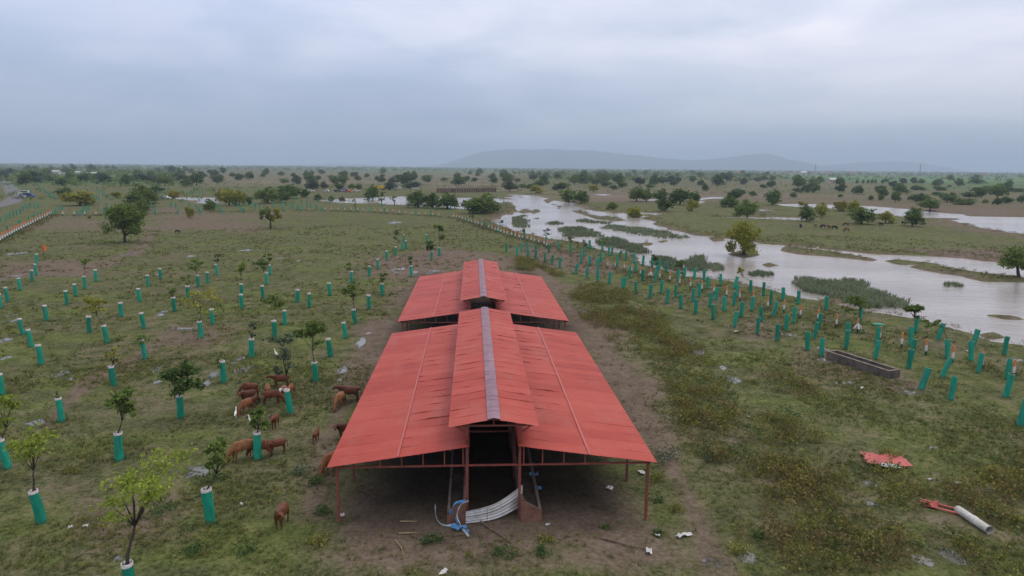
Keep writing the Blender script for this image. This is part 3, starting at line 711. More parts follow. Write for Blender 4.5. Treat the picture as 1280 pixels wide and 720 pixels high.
for (a_, b_) in (((-.85, .30, .12), (.75, .25, .10)), ((-.75, -.2, .1), (.85, -.25, .12)), ((.7, -.3, .1), (.8, .32, .16))):
    mb = MB(); mb.bar(a_, b_, .11, .05); mb.build('bar', M['redscrap'], root)
mb = MB(); mb.grid(lambda u, v: (-.95 + .75 * u, -.2 + .5 * v, .16 + .10 * math.sin(u * 5 + v * 3)), 6, 6); mb.build('torn_corner', M['redscrap'], root)
mb = MB(); mb.tube([Vector(gnd(x, y)) + Vector((0, 0, .08)) for x, y in ((1216, 637), (1228, 641), (1238, 645), (1252, 648), (1268, 651), (1300, 656))], .045, 8)
tag(mb.build('hose', M['green_hose']), 'green hose lying on the ground at the right edge', 'hose')
LIT = [(858, 670, .6, .34, 'torn white plastic sheet pieces on the bare ground right of the shed'), (849, 672, .34, .28, 'small white plastic piece touching the torn sheet pieces right of the shed'),
    (811, 691, .5, .3, 'white plastic bag at the end of the dark branch'), (822, 671, .26, .2, 'small white scrap just above the branch end'), (685, 658, .22, .16, 'tiny white scrap beside the right trough end'),
    (428, 646, .25, .25, 'small white paper by the left front post of the near shed'), (555, 717, .55, .25, 'white plastic scrap at the bottom edge below the troughs'), (802, 592, .5, .35, 'white plastic sheet under the right eave of the near shed'),
    (762, 612, .42, .36, 'pale broken bucket lying under the right roof of the near shed'), (1197, 606, .45, .35, 'crumpled white bag on the weeds above the white pipe'), (920, 416, 1.1, .35, 'long white plastic scrap below the green guards right of the shed'),
    (726, 369, .8, .3, 'white scrap on the track beside the far shed'), (1034, 626, .22, .2, 'small white scrap in the weeds left of the red frame'), (1162, 601, .25, .2, 'small pinkish scrap between the red sheet and the white bag'),
    (88, 661, .22, .18, 'small white scrap at the lower left, the left one of two'), (107, 660, .3, .1, 'small pale stick like scrap at the lower left, the right one of two'), (302, 632, .2, .16, 'little white scrap right of the guard at lower left'),
    (935, 522, .25, .2, 'tiny pink flower like scrap in the brown weeds right of the shed'), (498, 338, 1.2, .4, 'white plastic spread on the ground behind the far shed, left'), (1077, 486, .35, .2, 'small white stone like scrap below the concrete water trough'), (1209, 440, .3, .3, 'white bag at the water edge right of the round sapling')]
for i, (x, y, w_, h_, lb) in enumerate(LIT): crumple('litter', x, y, w_ * .85, h_ * .85, M['white'], lb, 'litter', 50 + i, .12 if w_ < 1 else .2, .02, i * .7)
def stick(name, px, r, mat_, lb, cat, lift=.05):
    mb = MB(); mb.tube([Vector(gnd(x, y)) + Vector((0, 0, lift + .03 * (i % 2))) for i, (x, y) in enumerate(px)], [r * (1 - .5 * i / (len(px) - 1)) for i in range(len(px))], 6)
    return tag(mb.build(name, mat_), lb, cat)
stick('branch', [(599, 652), (609, 660), (622, 668), (640, 680)], .06, M['stick'], 'bare branch leaning from the white ribbed sheet onto the ground', 'branch')
stick('branch', [(752, 674), (770, 679), (788, 684), (806, 687)], .05, M['stick'], 'thin dark branch on the ground right of the shed front', 'branch')
stick('straw_stalk', [(500, 653), (510, 653.5), (522, 653)], .035, M['straw'], 'pale straw stalk on the dirt, nearest the left post of the near shed', 'straw')
stick('straw_stalk', [(499, 668), (512, 668), (521, 667)], .035, M['straw'], 'pale straw stalk just above the weeds left of the troughs', 'straw')
stick('straw_stalk', [(494, 676), (502, 687), (505, 697)], .03, M['straw'], 'pale straw stalk standing lowest of the three left of the troughs', 'straw')
stick('branch', [(85, 705), (98, 697), (105, 693), (120, 694)], .03, M['stick'], 'pale dry twig lying left of the lime sapling at the bottom', 'branch')

# orange flag on a leaning pole
root = empty('flag', gnd(55, 322)); tag(root, 'small orange flag on a thin pole in the left field', 'flag')
mb = MB(); mb.tube([(0, 0, -.1), (.02, 0, 1.5), (-.15, 0, 2.4)], .04, 6); mb.build('pole', M['stick'], root)
mb = MB(); mb.grid(lambda u, v: (-.15 + .9 * u * (1 - .3 * v) , .06 * math.sin(5 * u), 2.35 - 1.7 * v * (1 - .55 * u) - .45 * u), 6, 6); o = mb.build('cloth', M['orange'], root)
o.modifiers.new('thick', 'SOLIDIFY').thickness = .015

# utility poles by the pond road
M['pole'] = worn('pale_concrete_pole', (.22, .21, .19), (.34, .33, .30), 2, .9, .1)
for x, y, yt, lb in ((127, 265.5, 242, 'thin pale utility pole beyond the fence, left of two'), (137, 263, 247, 'thin pale utility pole beyond the fence, right of two')):
    p = gnd(x, y); h_ = at_y(x, yt, p[1])[2] - p[2]
    root = empty('utility_pole', p); tag(root, lb, 'utility pole')
    mb = MB(); mb.tube([(0, 0, -.2), (0, 0, h_)], [.2, .13], 8); mb.build('shaft', M['pole'], root)
    mb = MB(); mb.bar((-.8, 0, h_ - .4), (.8, 0, h_ - .4), .12); mb.build('crossarm', M['pole'], root)
# ------------------------------------------------------------------ labels: every repeat is placed by its nearest landmark and its rank there
LANDMARKS = [('orange flag', 53, 318), ('big lone field tree', 156, 280), ('half yellow tree', 338, 268), ('brown cattle herd', 330, 495),
    ('lime sapling at bottom', 165, 640), ('dark bushy sapling', 228, 475), ('road bend', 20, 245), ('left fence corner', 66, 270), ('small left pond', 255, 251),
    ('near shed left eave', 450, 500), ('far shed left eave', 505, 375), ('far shed ridge', 600, 322), ('concrete water trough', 1078, 460), ('braced post near trough', 1072, 408),
    ('farther braced post', 813, 340), ('round sapling at water', 1142, 395), ('yellow tree in river', 930, 295), ('fallen green guard', 738, 312),
    ('white pipe', 1215, 655), ('right edge tree', 1270, 325), ('long pond', 450, 251), ('bushes at pond end', 600, 255), ('middle left edge', 3, 420),
    ('sparse yellowish sapling', 118, 400), ('largest reed bed', 1060, 370), ('black cattle pair', 1040, 284), ('muddy puddle at left', 80, 470), ('pale sapling by herd', 355, 440), ('far shed right eave', 706, 402),
    ('saplings behind far shed', 545, 300), ('two utility poles', 130, 255), ('brick pillar ruin', 583, 237), ('yellow truck', 474, 236), ('second river channel', 1190, 272), ('red temple flag', 747, 217), ('dark hut on green', 1042, 227), ('far village', 1085, 214), ('far white houses', 75, 218), ('lower left corner', 30, 640), ('long white litter', 920, 416), ('upstream mud bars', 660, 265), ('river bend reeds', 770, 300), ('fence bend', 560, 272),
    ('left horizon', 160, 212), ('left middle horizon', 300, 214), ('middle horizon', 450, 214), ('hill foot', 640, 216), ('right mast', 1149, 212), ('left mast', 1018, 212), ('right horizon edge', 1260, 225), ('bare brown plain', 380, 224), ('river head', 700, 240), ('midstream reed strip', 810, 290), ('far bank meadow', 880, 262), ('far bank grove', 850, 245), ('dry field beyond grove', 900, 230)]
ORD = ['leftmost', 'second', 'third', 'fourth', 'fifth', 'sixth', 'seventh', 'eighth', 'ninth', 'tenth', 'eleventh', 'twelfth', 'thirteenth', 'fourteenth', 'fifteenth', 'sixteenth', 'seventeenth', 'eighteenth', 'nineteenth', 'twentieth', 'twenty-first', 'twenty-second', 'twenty-third', 'twenty-fourth', 'twenty-fifth', 'twenty-sixth', 'twenty-seventh', 'twenty-eighth', 'twenty-ninth', 'thirtieth']
def rank_labels(items, what):                  # items: (object, px, py, short look); unique label from look + rank round a landmark
    groups = {}
    for o, x, y, look in items:
        k = min(LANDMARKS, key=lambda L: math.hypot(L[1] - x, (L[2] - y) * 1.6))
        groups.setdefault(k[0], []).append((x, y, o, look))
    for lm, lst in groups.items():
        lst.sort(key=lambda q: (q[0], q[1])); n = len(lst)
        for i, (x, y, o, look) in enumerate(lst):
            j = n - 1 - i
            if n == 1: r = 'the one'
            elif i == 0: r = 'leftmost'
            elif j == 0: r = 'rightmost'
            elif i <= j: r = ORD[min(i, 29)] + ' from left'
            else: r = ORD[min(j, 29)] + ' from right'
            o['label'] = f'{look} {what}, {r} by the {lm}'

# ------------------------------------------------------------------ green tree guards
mt, nt, b = new_mat('green_guard_net'); M['guard'] = mt
pos = coords(nt); oi = nt.nodes.new('ShaderNodeObjectInfo').outputs['Random']
f = math_n(nt, 'ADD', math_n(nt, 'MULTIPLY', noise_n(nt, map_n(nt, pos, (1, 1, .35)), 5, 5, .6), .7), math_n(nt, 'MULTIPLY', oi, .3))
col = ramp_n(nt, f, [(.3, (.002, .165, .105)), (.5, (.004, .25, .165)), (.72, (.012, .33, .225))])
zz = N(nt, 'ShaderNodeSeparateXYZ'); nt.links.new(pos, zz.inputs[0])
mud = math_n(nt, 'ADD', math_n(nt, 'MULTIPLY', zz.outputs[2], -2.2), math_n(nt, 'MULTIPLY', noise_n(nt, pos, 9, 3), 1.0))
col = mix_n(nt, ramp_n(nt, mud, [(.05, 0), (.5, .6)]), col, (.06, .07, .04))   # rain splash mud at the foot
nt.links.new(col, b.inputs['Base Color']); setin(b, Roughness=.5)
bump(nt, b, noise_n(nt, map_n(nt, pos, (1, 1, .3)), 14, 3), .4, .02)
M['rim'] = worn('pale_rim', (.42, .37, .36), (.62, .57, .56), 5, .7, .1)
M['rim_dark'] = worn('green_rim', (.02, .20, .12), (.16, .30, .20), 6, .7, .1)
M['sticks'] = worn('guard_stake', (.05, .04, .03), (.12, .09, .06), 6, .9, .1)
def guard_proto(seed, rim):
    rnd = random.Random(seed); root = empty('tree_guard'); n = 22
    ph = rnd.uniform(0, 6); sq = rnd.uniform(.0, .025)
    def rr(t, z): return .195 + .012 * math.sin(2 * t + ph) + .009 * math.sin(5 * t + z * 3 + ph) + sq * math.sin(2.2 * z + ph) * .6
    sway = lambda z: (.025 * math.sin(z * 1.6 + ph), .02 * math.sin(z * 1.9 + 2 * ph))
    mb = MB(); H_ = 1.62; nz_ = 12
    pt = lambda k, z, dr=0: ((rr(2 * math.pi * k / n, z) + dr) * math.cos(2 * math.pi * k / n) + sway(z)[0], (rr(2 * math.pi * k / n, z) + dr) * math.sin(2 * math.pi * k / n) + sway(z)[1], z)
    rows = [(-.12 + (H_ + .12) * j / nz_) for j in range(nz_ + 1)]
    vs_ = [pt(k, z) for z in rows for k in range(n)] + [pt(k, z, -.012) for z in rows for k in range(n)]
    N_ = (nz_ + 1) * n; fs = []
    for j in range(nz_):
        for k in range(n):
            a_, b_ = j * n + k, j * n + (k + 1) % n
            fs.append((a_, b_, b_ + n, a_ + n)); fs.append((N_ + b_, N_ + a_, N_ + a_ + n, N_ + b_ + n))
    mb.add(vs_, fs); mb.build('net', M['guard'], root, True)
    mb = MB(); za, zb = (H_ - .13, H_ + .012) if rim else (H_ - .04, H_ + .012)
    top = [pt(k, H_, .006) for k in range(n)]
    ring = lambda z, dr: [(p[0] * 1.0 + dr * math.cos(2 * math.pi * k / n), p[1] + dr * math.sin(2 * math.pi * k / n), z + .012 * math.sin(3 * k + ph)) for k, p in enumerate(top)]
    v4 = ring(za, .004) + ring(zb, .004) + ring(zb, -.03) + ring(za, -.03)
    mb.add(v4, [(j * n + k, j * n + (k + 1) % n, ((j + 1) % 4) * n + (k + 1) % n, ((j + 1) % 4) * n + k) for j in range(3) for k in range(n)])
    mb.build('rim', M['rim'] if rim else M['rim_dark'], root, True)
    mb = MB()
    for k in range(3):
        t = ph + k * 2.09; mb.tube([(.15 * math.cos(t), .15 * math.sin(t), -.1), (.155 * math.cos(t) + sway(H_)[0], .155 * math.sin(t) + sway(H_)[1], H_ + .03)], .016, 5)
    mb.build('stake', M['sticks'], root)
    return root
PROTO_W = [guard_proto(s, True) for s in (1, 2, 3)]; PROTO_G = [guard_proto(s, False) for s in (4, 5, 6)]
used_proto = set()
def guard(px, py, lean_img=0.0, rim=True, h=1.0, fore=None, rnd=random.Random(5)):
    pr = rnd.choice(PROTO_W if rim else PROTO_G)
    if pr.name in used_proto: o = copy_tree(pr)
    else: used_proto.add(pr.name); o = pr
    p = gnd(px, py); o.location = (p[0], p[1], float(ground_z(np.array([p[0]]), np.array([p[1]]))[0]))
    o.rotation_euler = (rnd.uniform(-.05, .05) if fore is None else fore, lean_img + rnd.uniform(-.025, .025), 0)
    o.rotation_euler.rotate_axis('Z', rnd.uniform(0, 6.28))
    o.scale = (rnd.uniform(.94, 1.08),) * 2 + (h * rnd.uniform(.96, 1.05),)
    tag(o, 'green tree guard', 'tree guard', 'green guards round the young trees')
    return o
# left field: x, y of the foot, lean (right positive)
GL = [(46.5, 330, 0), (45.5, 344.5, -.05), (40.3, 351.7, 0), (25.5, 363, -.05), (106, 361, 0), (95, 371, -.05), (120, 352, 0), (185, 358, 0), (201, 349, 0), (175, 377.5, -.04), (247.5, 358.7, 0), (260, 354, 0), (271.5, 344, -.08), (302.5, 370, 0),
    (1, 386, 0), (9.5, 377, -.06), (58, 401, -.07), (83.5, 381, 0), (29, 418, -.08), (39.5, 434, -.06), (51, 456, -.05), (1.5, 494, 0), (112, 416, 0), (134.5, 429, -.16), (152, 396, 0), (180, 411, -.07), (218.5, 390, -.04), (235.5, 374.5, 0), (266, 405.5, -.05), (252.5, 422.5, -.1), (302, 386, 0), (181.5, 449, -.09), (315.2, 446, 0), (279.5, 477.5, 0), (142.5, 482, -.05), (226, 522.5, 0), (77, 528, -.06),
    (329, 373, 0), (356, 406, 0), (344, 421, -.05), (387, 384, 0), (412, 369.5, 0), (444, 405, -.04), (431.5, 422.5, -.05), (461.5, 386, -.03), (478, 370, 0), (413, 446, -.07), (395.5, 477.5, -.07), (363, 517.5, -.1), (338.5, 344, -.08), (334.5, 355.5, -.1), (372, 378, 0), (439.5, 353.5, 0), (461.5, 345.5, 0), (472.5, 336, -.04), (483.5, 325.5, -.04), (494.5, 319.5, 0), (503, 313, 0), (508, 311, -.03), (505, 303, 0), (539.5, 325.5, 0), (549, 319.5, 0), (534.5, 302.5, -.1), (514, 346, 0),
    (10, 586, -.13), (51.5, 653.5, -.12), (150.5, 575.5, 0), (263, 653.5, -.05), (163.5, 752, 0), (322.7, 573, 0), (55, 318, 0)]
GLF = [(0.6, 277.5), (8.4, 275.5), (13, 272.5), (17, 270), (21.4, 269), (26, 267.5), (29, 263), (33, 261), (37.5, 259.5), (48, 260), (44, 260.5), (37, 279), (42.5, 276), (47.5, 273.5), (51.6, 272), (24.6, 284), (10, 291), (66.6, 270), (70, 267), (75.6, 265), (78.4, 264), (97.5, 270), (101, 269), (104, 267), (105, 261), (108, 265.5), (110.7, 262.5), (129.6, 268), (133.4, 266), (133.5, 261),
    (189, 260), (194.7, 265), (193.5, 268.7), (214, 259), (220, 261), (222.5, 268.5), (237, 258.5), (245.4, 261), (248.5, 264), (249.7, 267.5), (262.5, 260.5), (268, 260), (272, 261), (275, 265.5), (278.5, 268), (286, 257), (293, 258.7), (297.5, 261), (300.6, 265), (304.6, 266), (308, 258), (315.4, 259.4), (319, 261), (229.5, 242), (234, 243), (238.7, 244), (243, 241), (246.7, 243.5), (250, 243), (253, 240.5), (233, 246), (247.5, 245.6), (228.5, 253), (273, 243), (310, 240), (197.5, 242.5), (202, 243),
    (325, 261.5), (341.6, 258.7), (350, 262.5), (354, 264), (351.5, 257), (357.5, 257.7), (363, 259.4), (366, 260), (371, 262), (373.5, 262.7), (378.7, 263.5), (377, 256), (384, 259.4), (388, 259.6), (394, 261), (396, 262), (369.6, 250.6), (383.7, 252), (398, 253), (413, 253.7), (401.6, 264), (326, 251), (427.5, 262), (445, 264), (461.5, 265), (477, 257.5),
    (481, 266), (520, 268.7), (538.5, 270), (493, 257.5), (510, 259.4), (527, 262), (544.7, 263.5), (563.4, 263.7), (578, 275.6), (583.5, 277), (591, 279), (600, 282), (606, 285.6), (614.6, 286), (624, 290), (609, 248), (625.6, 248), (632.5, 259.4), (630, 253.7), (655.5, 299)]
for t in np.linspace(0, 1, 9): GLF += [(48 + 20 * t, 235.5 + 14 * t)]
for t in np.linspace(0, 1, 8): GLF += [(3 + 36 * t, 228 + 13.5 * t)]
for t in np.linspace(0, 1, 5): GLF += [(116 + 10 * t, 247 + 6 * t), (122 + 13 * t, 241.5 + 6 * t)]
GR = [(632.7, 315.4, .05), (646.2, 320, 0), (651.5, 314, .03), (659.6, 314, 0), (660, 323.5, 0), (669, 325, .06), (669.6, 317, 0), (681, 328.5, 0), (690, 331.5, .05), (699.3, 335, .07), (682.5, 306, 0), (686, 316.3, -.04), (698, 311.5, -.05), (713.5, 316.3, -.04), (730.4, 320, -.05), (737.5, 311, -.07), (726.3, 329, -.04), (737.6, 332.5, -.07), (719, 342.7, .2), (733.5, 347.5, .06), (747, 352, 0), (747.5, 336, -.05), (750.4, 328, .03), (752.5, 314.5, .06), (759.6, 320, .14), (764.6, 320, .07), (771.8, 323.5, .45), (771.3, 334, 0), (761.3, 355.5, .05), (777.5, 362, .07),
    (782, 326, .05), (792.3, 329, 0), (803.6, 332.5, .03), (814.6, 334.6, 0), (824, 338, 0), (833, 341, 0), (855, 347.5, .05), (868, 348.6, .04), (879.6, 352, .02), (794.5, 341, 0), (787.5, 348, 0), (802.8, 351, 0), (821, 345, 0), (819, 353, 0), (848.3, 352, -.03), (779.5, 362, .13), (794.5, 368, 0), (812.3, 373, .06), (826.4, 367, .05), (834, 379.5, .06), (844.2, 372, 0), (851, 386, -.05), (865.4, 377, .03), (874, 371, 0), (869.5, 392.5, .02), (887.3, 384, .04), (891.2, 399.5, -.05), (895, 375.6, .02), (905.3, 389, -.03), (884.4, 361, 0), (900, 357.5, .03), (917.5, 361, .2), (938, 366, 0), (954, 370, .02), (921, 371, 0), (917, 382.5, .02), (926.3, 396.5, .03), (918.3, 408.8, .04), (939.6, 388.8, .02), (951.8, 402, -.08), (946.6, 417.5, .02),
    (978, 376, 0), (997, 380.6, .04), (1032.5, 388, 0), (963, 381, 0), (966.5, 395.6, .16), (992, 404, .03), (982.5, 412.5, 0), (971, 426, 0), (1023, 411.5, .05), (1017.6, 423, .1), (1008.6, 438, -.03), (1027, 445, -.03), (1057.5, 435.6, .02), (1058.5, 424, 0), (1074, 404, 0),
    (1143.6, 416, .05), (1173, 425, .12), (1215.5, 433, .2), (1255.5, 444, .06), (1096.4, 430, 0), (1094.4, 448, .05), (1137.5, 432, 0), (1140, 447.5, .06), (1135, 460.5, .05), (1183, 448, -.02), (1178, 471, .27), (1152, 487.5, .2), (1188, 500, .1), (1213, 451, -.03), (1222, 466.5, .1), (1259, 474, .0), (1257, 496.5, .09), (1274.5, 532, .13)]
gitems = []
for x, y, l in GL:
    hh = 1.0; gitems.append((guard(x, y, l, True, hh), x, y, ('leaning ' if abs(l) > .09 else '') + 'white-rimmed'))
for x, y in GLF: gitems.append((guard(x, y, 0, False, 1.18 if y < 262 else 1.05), x, y, 'distant' if y < 262 else 'small'))
for x, y, l in GR: gitems.append((guard(x, y, l, False, 1.06), x, y, 'slanting' if l > .25 else 'leaning' if l > .09 else 'upright'))
# two that have come down
o = guard(735.5, 309.5, 0, False); p = gnd(735.5, 310.5); o.rotation_euler = (0, math.radians(96), math.radians(-50)); o.location = (p[0], p[1], p[2] + .25); o['label'] = 'fallen green tree guard lying at the foot of an upright one by the river'
o = guard(1090, 430, 0, False); pp = at_y(1091, 405.5, gnd(1099, 428)[1] - .25); o.rotation_euler = (0, math.radians(93), math.radians(-2)); o.location = pp; o.scale = (.55, .55, .62); o['label'] = 'green tree guard laid flat across the top of a fence post'
rank_labels(gitems, 'green tree guard')

# ------------------------------------------------------------------ concrete fence posts
M['post_w'] = worn('white_paint', (.50, .49, .48), (.70, .69, .68), 3, .8, .1)
M['post_o'] = worn('orange_paint', (.52, .16, .055), (.66, .24, .10), 3, .8, .1)
M['post_g'] = worn('green_paint', (.008, .05, .026), (.02, .09, .045), 3, .8, .1)
def post_proto():
    root = empty('fence_post')
    for nm, za, zb, mm, w_ in (('orange_band', .95, 1.5, 'post_o', .15), ('white_band', .40, .95, 'post_w', .152), ('green_band', -.2, .40, 'post_g', .154)):
        mb = MB(); mb.box((0, 0, (za + zb) / 2), (w_, w_, zb - za)); mb.build(nm, M[mm], root)
    return root
PP = post_proto(); first_post = [True]; prnd = random.Random(3)
def post(x, y, h=1.0, wdt=1.0):
    o = PP if first_post[0] else copy_tree(PP); first_post[0] = False
    p = gnd(x, y); o.location = (p[0], p[1], float(ground_z(np.array([p[0]]), np.array([p[1]]))[0]))
    o.rotation_euler = (prnd.uniform(-.03, .03), prnd.uniform(-.03, .03), prnd.uniform(-.2, .2)); o.scale = (wdt, wdt, h)
    return tag(o, 'fence post', 'fence post', 'tricolour fence posts')
pitems = []
PR = [(759.5, 335), (769, 336), (780, 338.5), (789.5, 341.5), (800.5, 345.5), (824.5, 350), (837, 353), (849.5, 357.5), (863, 361), (877, 364.5), (892, 368), (908, 372), (924.5, 376.5), (941, 379.5), (959.5, 387), (979.6, 391.5), (1000, 398), (1021.6, 403), (1045, 410), (1099, 426.5), (1126.5, 435), (1157, 444), (1190, 453), (1226.5, 461.5), (1266, 472)]
for x, y in PR: pitems.append((post(x, y), x, y, 'orange topped'))
PRF = [(622.5, 290.5), (626, 292), (630, 293.5), (634, 294.5), (639.6, 296), (644, 297.5), (649, 299), (653.5, 300), (659, 301), (664, 302.5), (668, 304), (673.5, 305.5), (680, 307.5), (683, 309.5)] + [(567 + 52 * t ** 1.06, 272.5 + 17 * t ** 1.15) for t in np.linspace(0, 1, 14)] + [(406.6, 263.7), (414.6, 263.4), (422.5, 263.7), (431, 264), (439.4, 263.7), (447, 264), (454, 264.4), (461, 265), (468.5, 265), (476, 265.6), (484, 266), (491, 266), (499.4, 268), (507, 268), (515.4, 269), (523.5, 269.4), (531.5, 269.4), (540.6, 270), (548.7, 271)]
for x, y in PRF: pitems.append((post(x, y, 1.05, 1.5), x, y, 'small orange topped'))
for t in np.linspace(0, 1, 23): 
    x, y = 0.5 + 64.5 * t, 303 - 34.5 * t ** .93; pitems.append((post(x, y, 1.15, 1.6), x, y, 'close set orange topped'))
for x, y in ((78.7, 269.5), (93, 269.5), (106, 269.5), (120, 269.5)): pitems.append((post(x, y, 1.15, 1.7), x, y, 'small orange topped'))
rank_labels(pitems, 'fence post')
for x, y, lb in ((813, 347.5, 'fence post braced by white struts, the one farther from the camera'), (1071.6, 416, 'fence post braced by white struts, the one near the concrete trough')):
    o = post(x, y); o['label'] = lb
    for sx, sy in ((-.75, -.25), (.75, -.25), (.05, -.7)):
        mb = MB(); mb.bar((0, 0, 1.0), (sx * .52, sy * .52, .42), .10); mb.build('strut', M['post_w'], o)
        mb = MB(); mb.bar((sx * .52, sy * .52, .42), (sx * 1.0, sy * 1.0, -.1), .10); mb.build('strut_foot', M['post_g'], o)

# ------------------------------------------------------------------ trees
def leaf_cloud(rs_, blobs, n, leaf, sigma=.32, per=16, flat=.0, hollow=.55):
    """leaf quads in clumps spread through ellipsoid blobs: (centre, radii, weight)"""
    W = np.array([q[2] if len(q) > 2 else np.prod(q[1]) ** .667 for q in blobs]); W = W / W.sum()
    ncl = max(4, n // per); cl = []
    for k in rs_.choice(len(blobs), ncl, p=W):
        c, r = np.array(blobs[k][0]), np.array(blobs[k][1])
        d = rs_.randn(3); d /= np.linalg.norm(d); q = hollow + (1 - hollow) * rs_.rand() ** .6
        cl.append((c + d * r * q, r))
    idx = rs_.randint(0, ncl, n)
    cc = np.array([cl[i][0] for i in idx]); rr_ = np.array([cl[i][1] for i in idx])
    P_ = cc + rs_.randn(n, 3) * rr_ * sigma * np.array([1, 1, .7])
    a_ = rs_.randn(n, 3); a_ /= np.linalg.norm(a_, axis=1)[:, None]
    a_[:, 2] *= (1 - flat); b_ = np.cross(a_, rs_.randn(n, 3)); b_ /= np.linalg.norm(b_, axis=1)[:, None] + 1e-9
    s = leaf * (.6 + .8 * rs_.rand(n))[:, None]
    V_ = np.stack([P_ - a_ * s, P_ - b_ * s * .55, P_ + a_ * s, P_ + b_ * s * .55], 1).reshape(-1, 3)
    F_ = np.arange(4 * n).reshape(n, 4)
    return V_, F_, [c for c, _ in cl]
def trunk_mb(base, fork, tips, r, rnd, seg=4):
    mb = MB(); base, fork = Vector(base), Vector(fork)
    jit = lambda q, s: q + Vector((rnd.uniform(-s, s), rnd.uniform(-s, s), 0))
    L = (fork - base).length
    pts = [base] + [jit(base.lerp(fork, t), L * .04) for t in np.linspace(0, 1, seg + 1)[1:-1]] + [fork]
    mb.tube(pts, [r * (1.25 - .45 * i / seg) for i in range(len(pts))], 7)
    for tp in tips:
        tp = Vector(tp); midp = jit(fork.lerp(tp, .5) + Vector((0, 0, (tp - fork).length * .06)), (tp - fork).length * .1)
        mb.tube([fork - Vector((0, 0, .02)), midp, tp], [r * .62, r * .38, r * .12], 5)
    return mb
DENS = {'dark': ('leaf_dark', 1.0), 'mid': ('leaf_mid', 1.0), 'olive': ('leaf_olive', .95), 'lime': ('leaf_lime', .6), 'yellow': ('leaf_yellow', .6), 'grey': ('leaf_grey', .8)}
# templates for grown trees: crown 2 wide, centred 1 above the fork; scaled per tree
def tree_template(kind, seed):
    rs_ = np.random.RandomState(seed); rnd = random.Random(seed)
    nb = rs_.randint(7, 11); blobs = [((0, 0, .05), (.62, .62, .62)), ((0, 0, -.1), (.6, .6, .5))]
    for k in range(nb):
        t = 2 * math.pi * k / nb + rs_.uniform(-.4, .4); q = rs_.uniform(.4, .72)
        blobs.append(((q * math.cos(t), q * math.sin(t), rs_.uniform(-.62, .40)), (rs_.uniform(.28, .46),) * 2 + (rs_.uniform(.28, .42),)))
    blobs.append(((rs_.uniform(-.2, .2), rs_.uniform(-.2, .2), .55), (.36, .36, .34)))
    V_, F_, cl = leaf_cloud(rs_, blobs, 2600, .082, .27, 22, hollow=.6)
    tr = trunk_mb((0, 0, -1.75), (rs_.uniform(-.08, .08), rs_.uniform(-.08, .08), -.85), [b_[0] for b_ in blobs[1::2]], .085, rnd)
    return mesh_np('crown', V_, F_, M[DENS[kind][0]]), tr
TEMPL = {}
def templates(kind):
    if kind not in TEMPL:
        lst = []
        for s in range(4):
            cm, tr = tree_template(kind, hash_seed(kind) + s)
            o = tr.build('trunk', M['bark'], None, True); lst.append((cm, o.data)); bpy.data.objects.remove(o)
        TEMPL[kind] = lst
    return TEMPL[kind]
def hash_seed(s): return sum(ord(c) * (i + 3) for i, c in enumerate(s)) % 1000
trnd = random.Random(77); titems = []
def grown_tree(px, pbase, hw, ptop, kind, look, name='tree', lbl=None, low=False, collect=True):
    """foot (px,pbase) and crown top / half width taken from the photograph's pixels, turned into metres at the tree's distance"""
    p = gnd(px, pbase); y = p[1]; sc = y / (FPX * math.cos(PITCH)) * 1.0
    w_ = max(hw * sc * .76, .3); topz = at_y(px, ptop, y)[2] - p[2]; topz = max(topz, w_ * .7)
    root = empty(name, (p[0], p[1], float(ground_z(np.array([p[0]]), np.array([p[1]]))[0])), trnd.uniform(0, 6.28))
    cm, tm = trnd.choice(templates(kind))
    hz_ = min(topz * (.56 if low else .50), w_ * 1.35); zc = topz - hz_ * .98
    tr = bpy.data.objects.new('trunk', tm); C.objects.link(tr); tr.parent = root
    k = (zc + .05) / 1.75; tr.location = (0, 0, zc); tr.scale = (w_ * .7, w_ * .7, k)
    c_ = bpy.data.objects.new('crown', cm); C.objects.link(c_); c_.parent = root; c_.location = (0, 0, zc); c_.scale = (w_, w_, hz_)
    tag(root, lbl or f'{look} tree', 'tree', 'trees of the plain')
    if not lbl and collect: titems.append((root, px, (pbase + ptop) / 2, look))
    return root
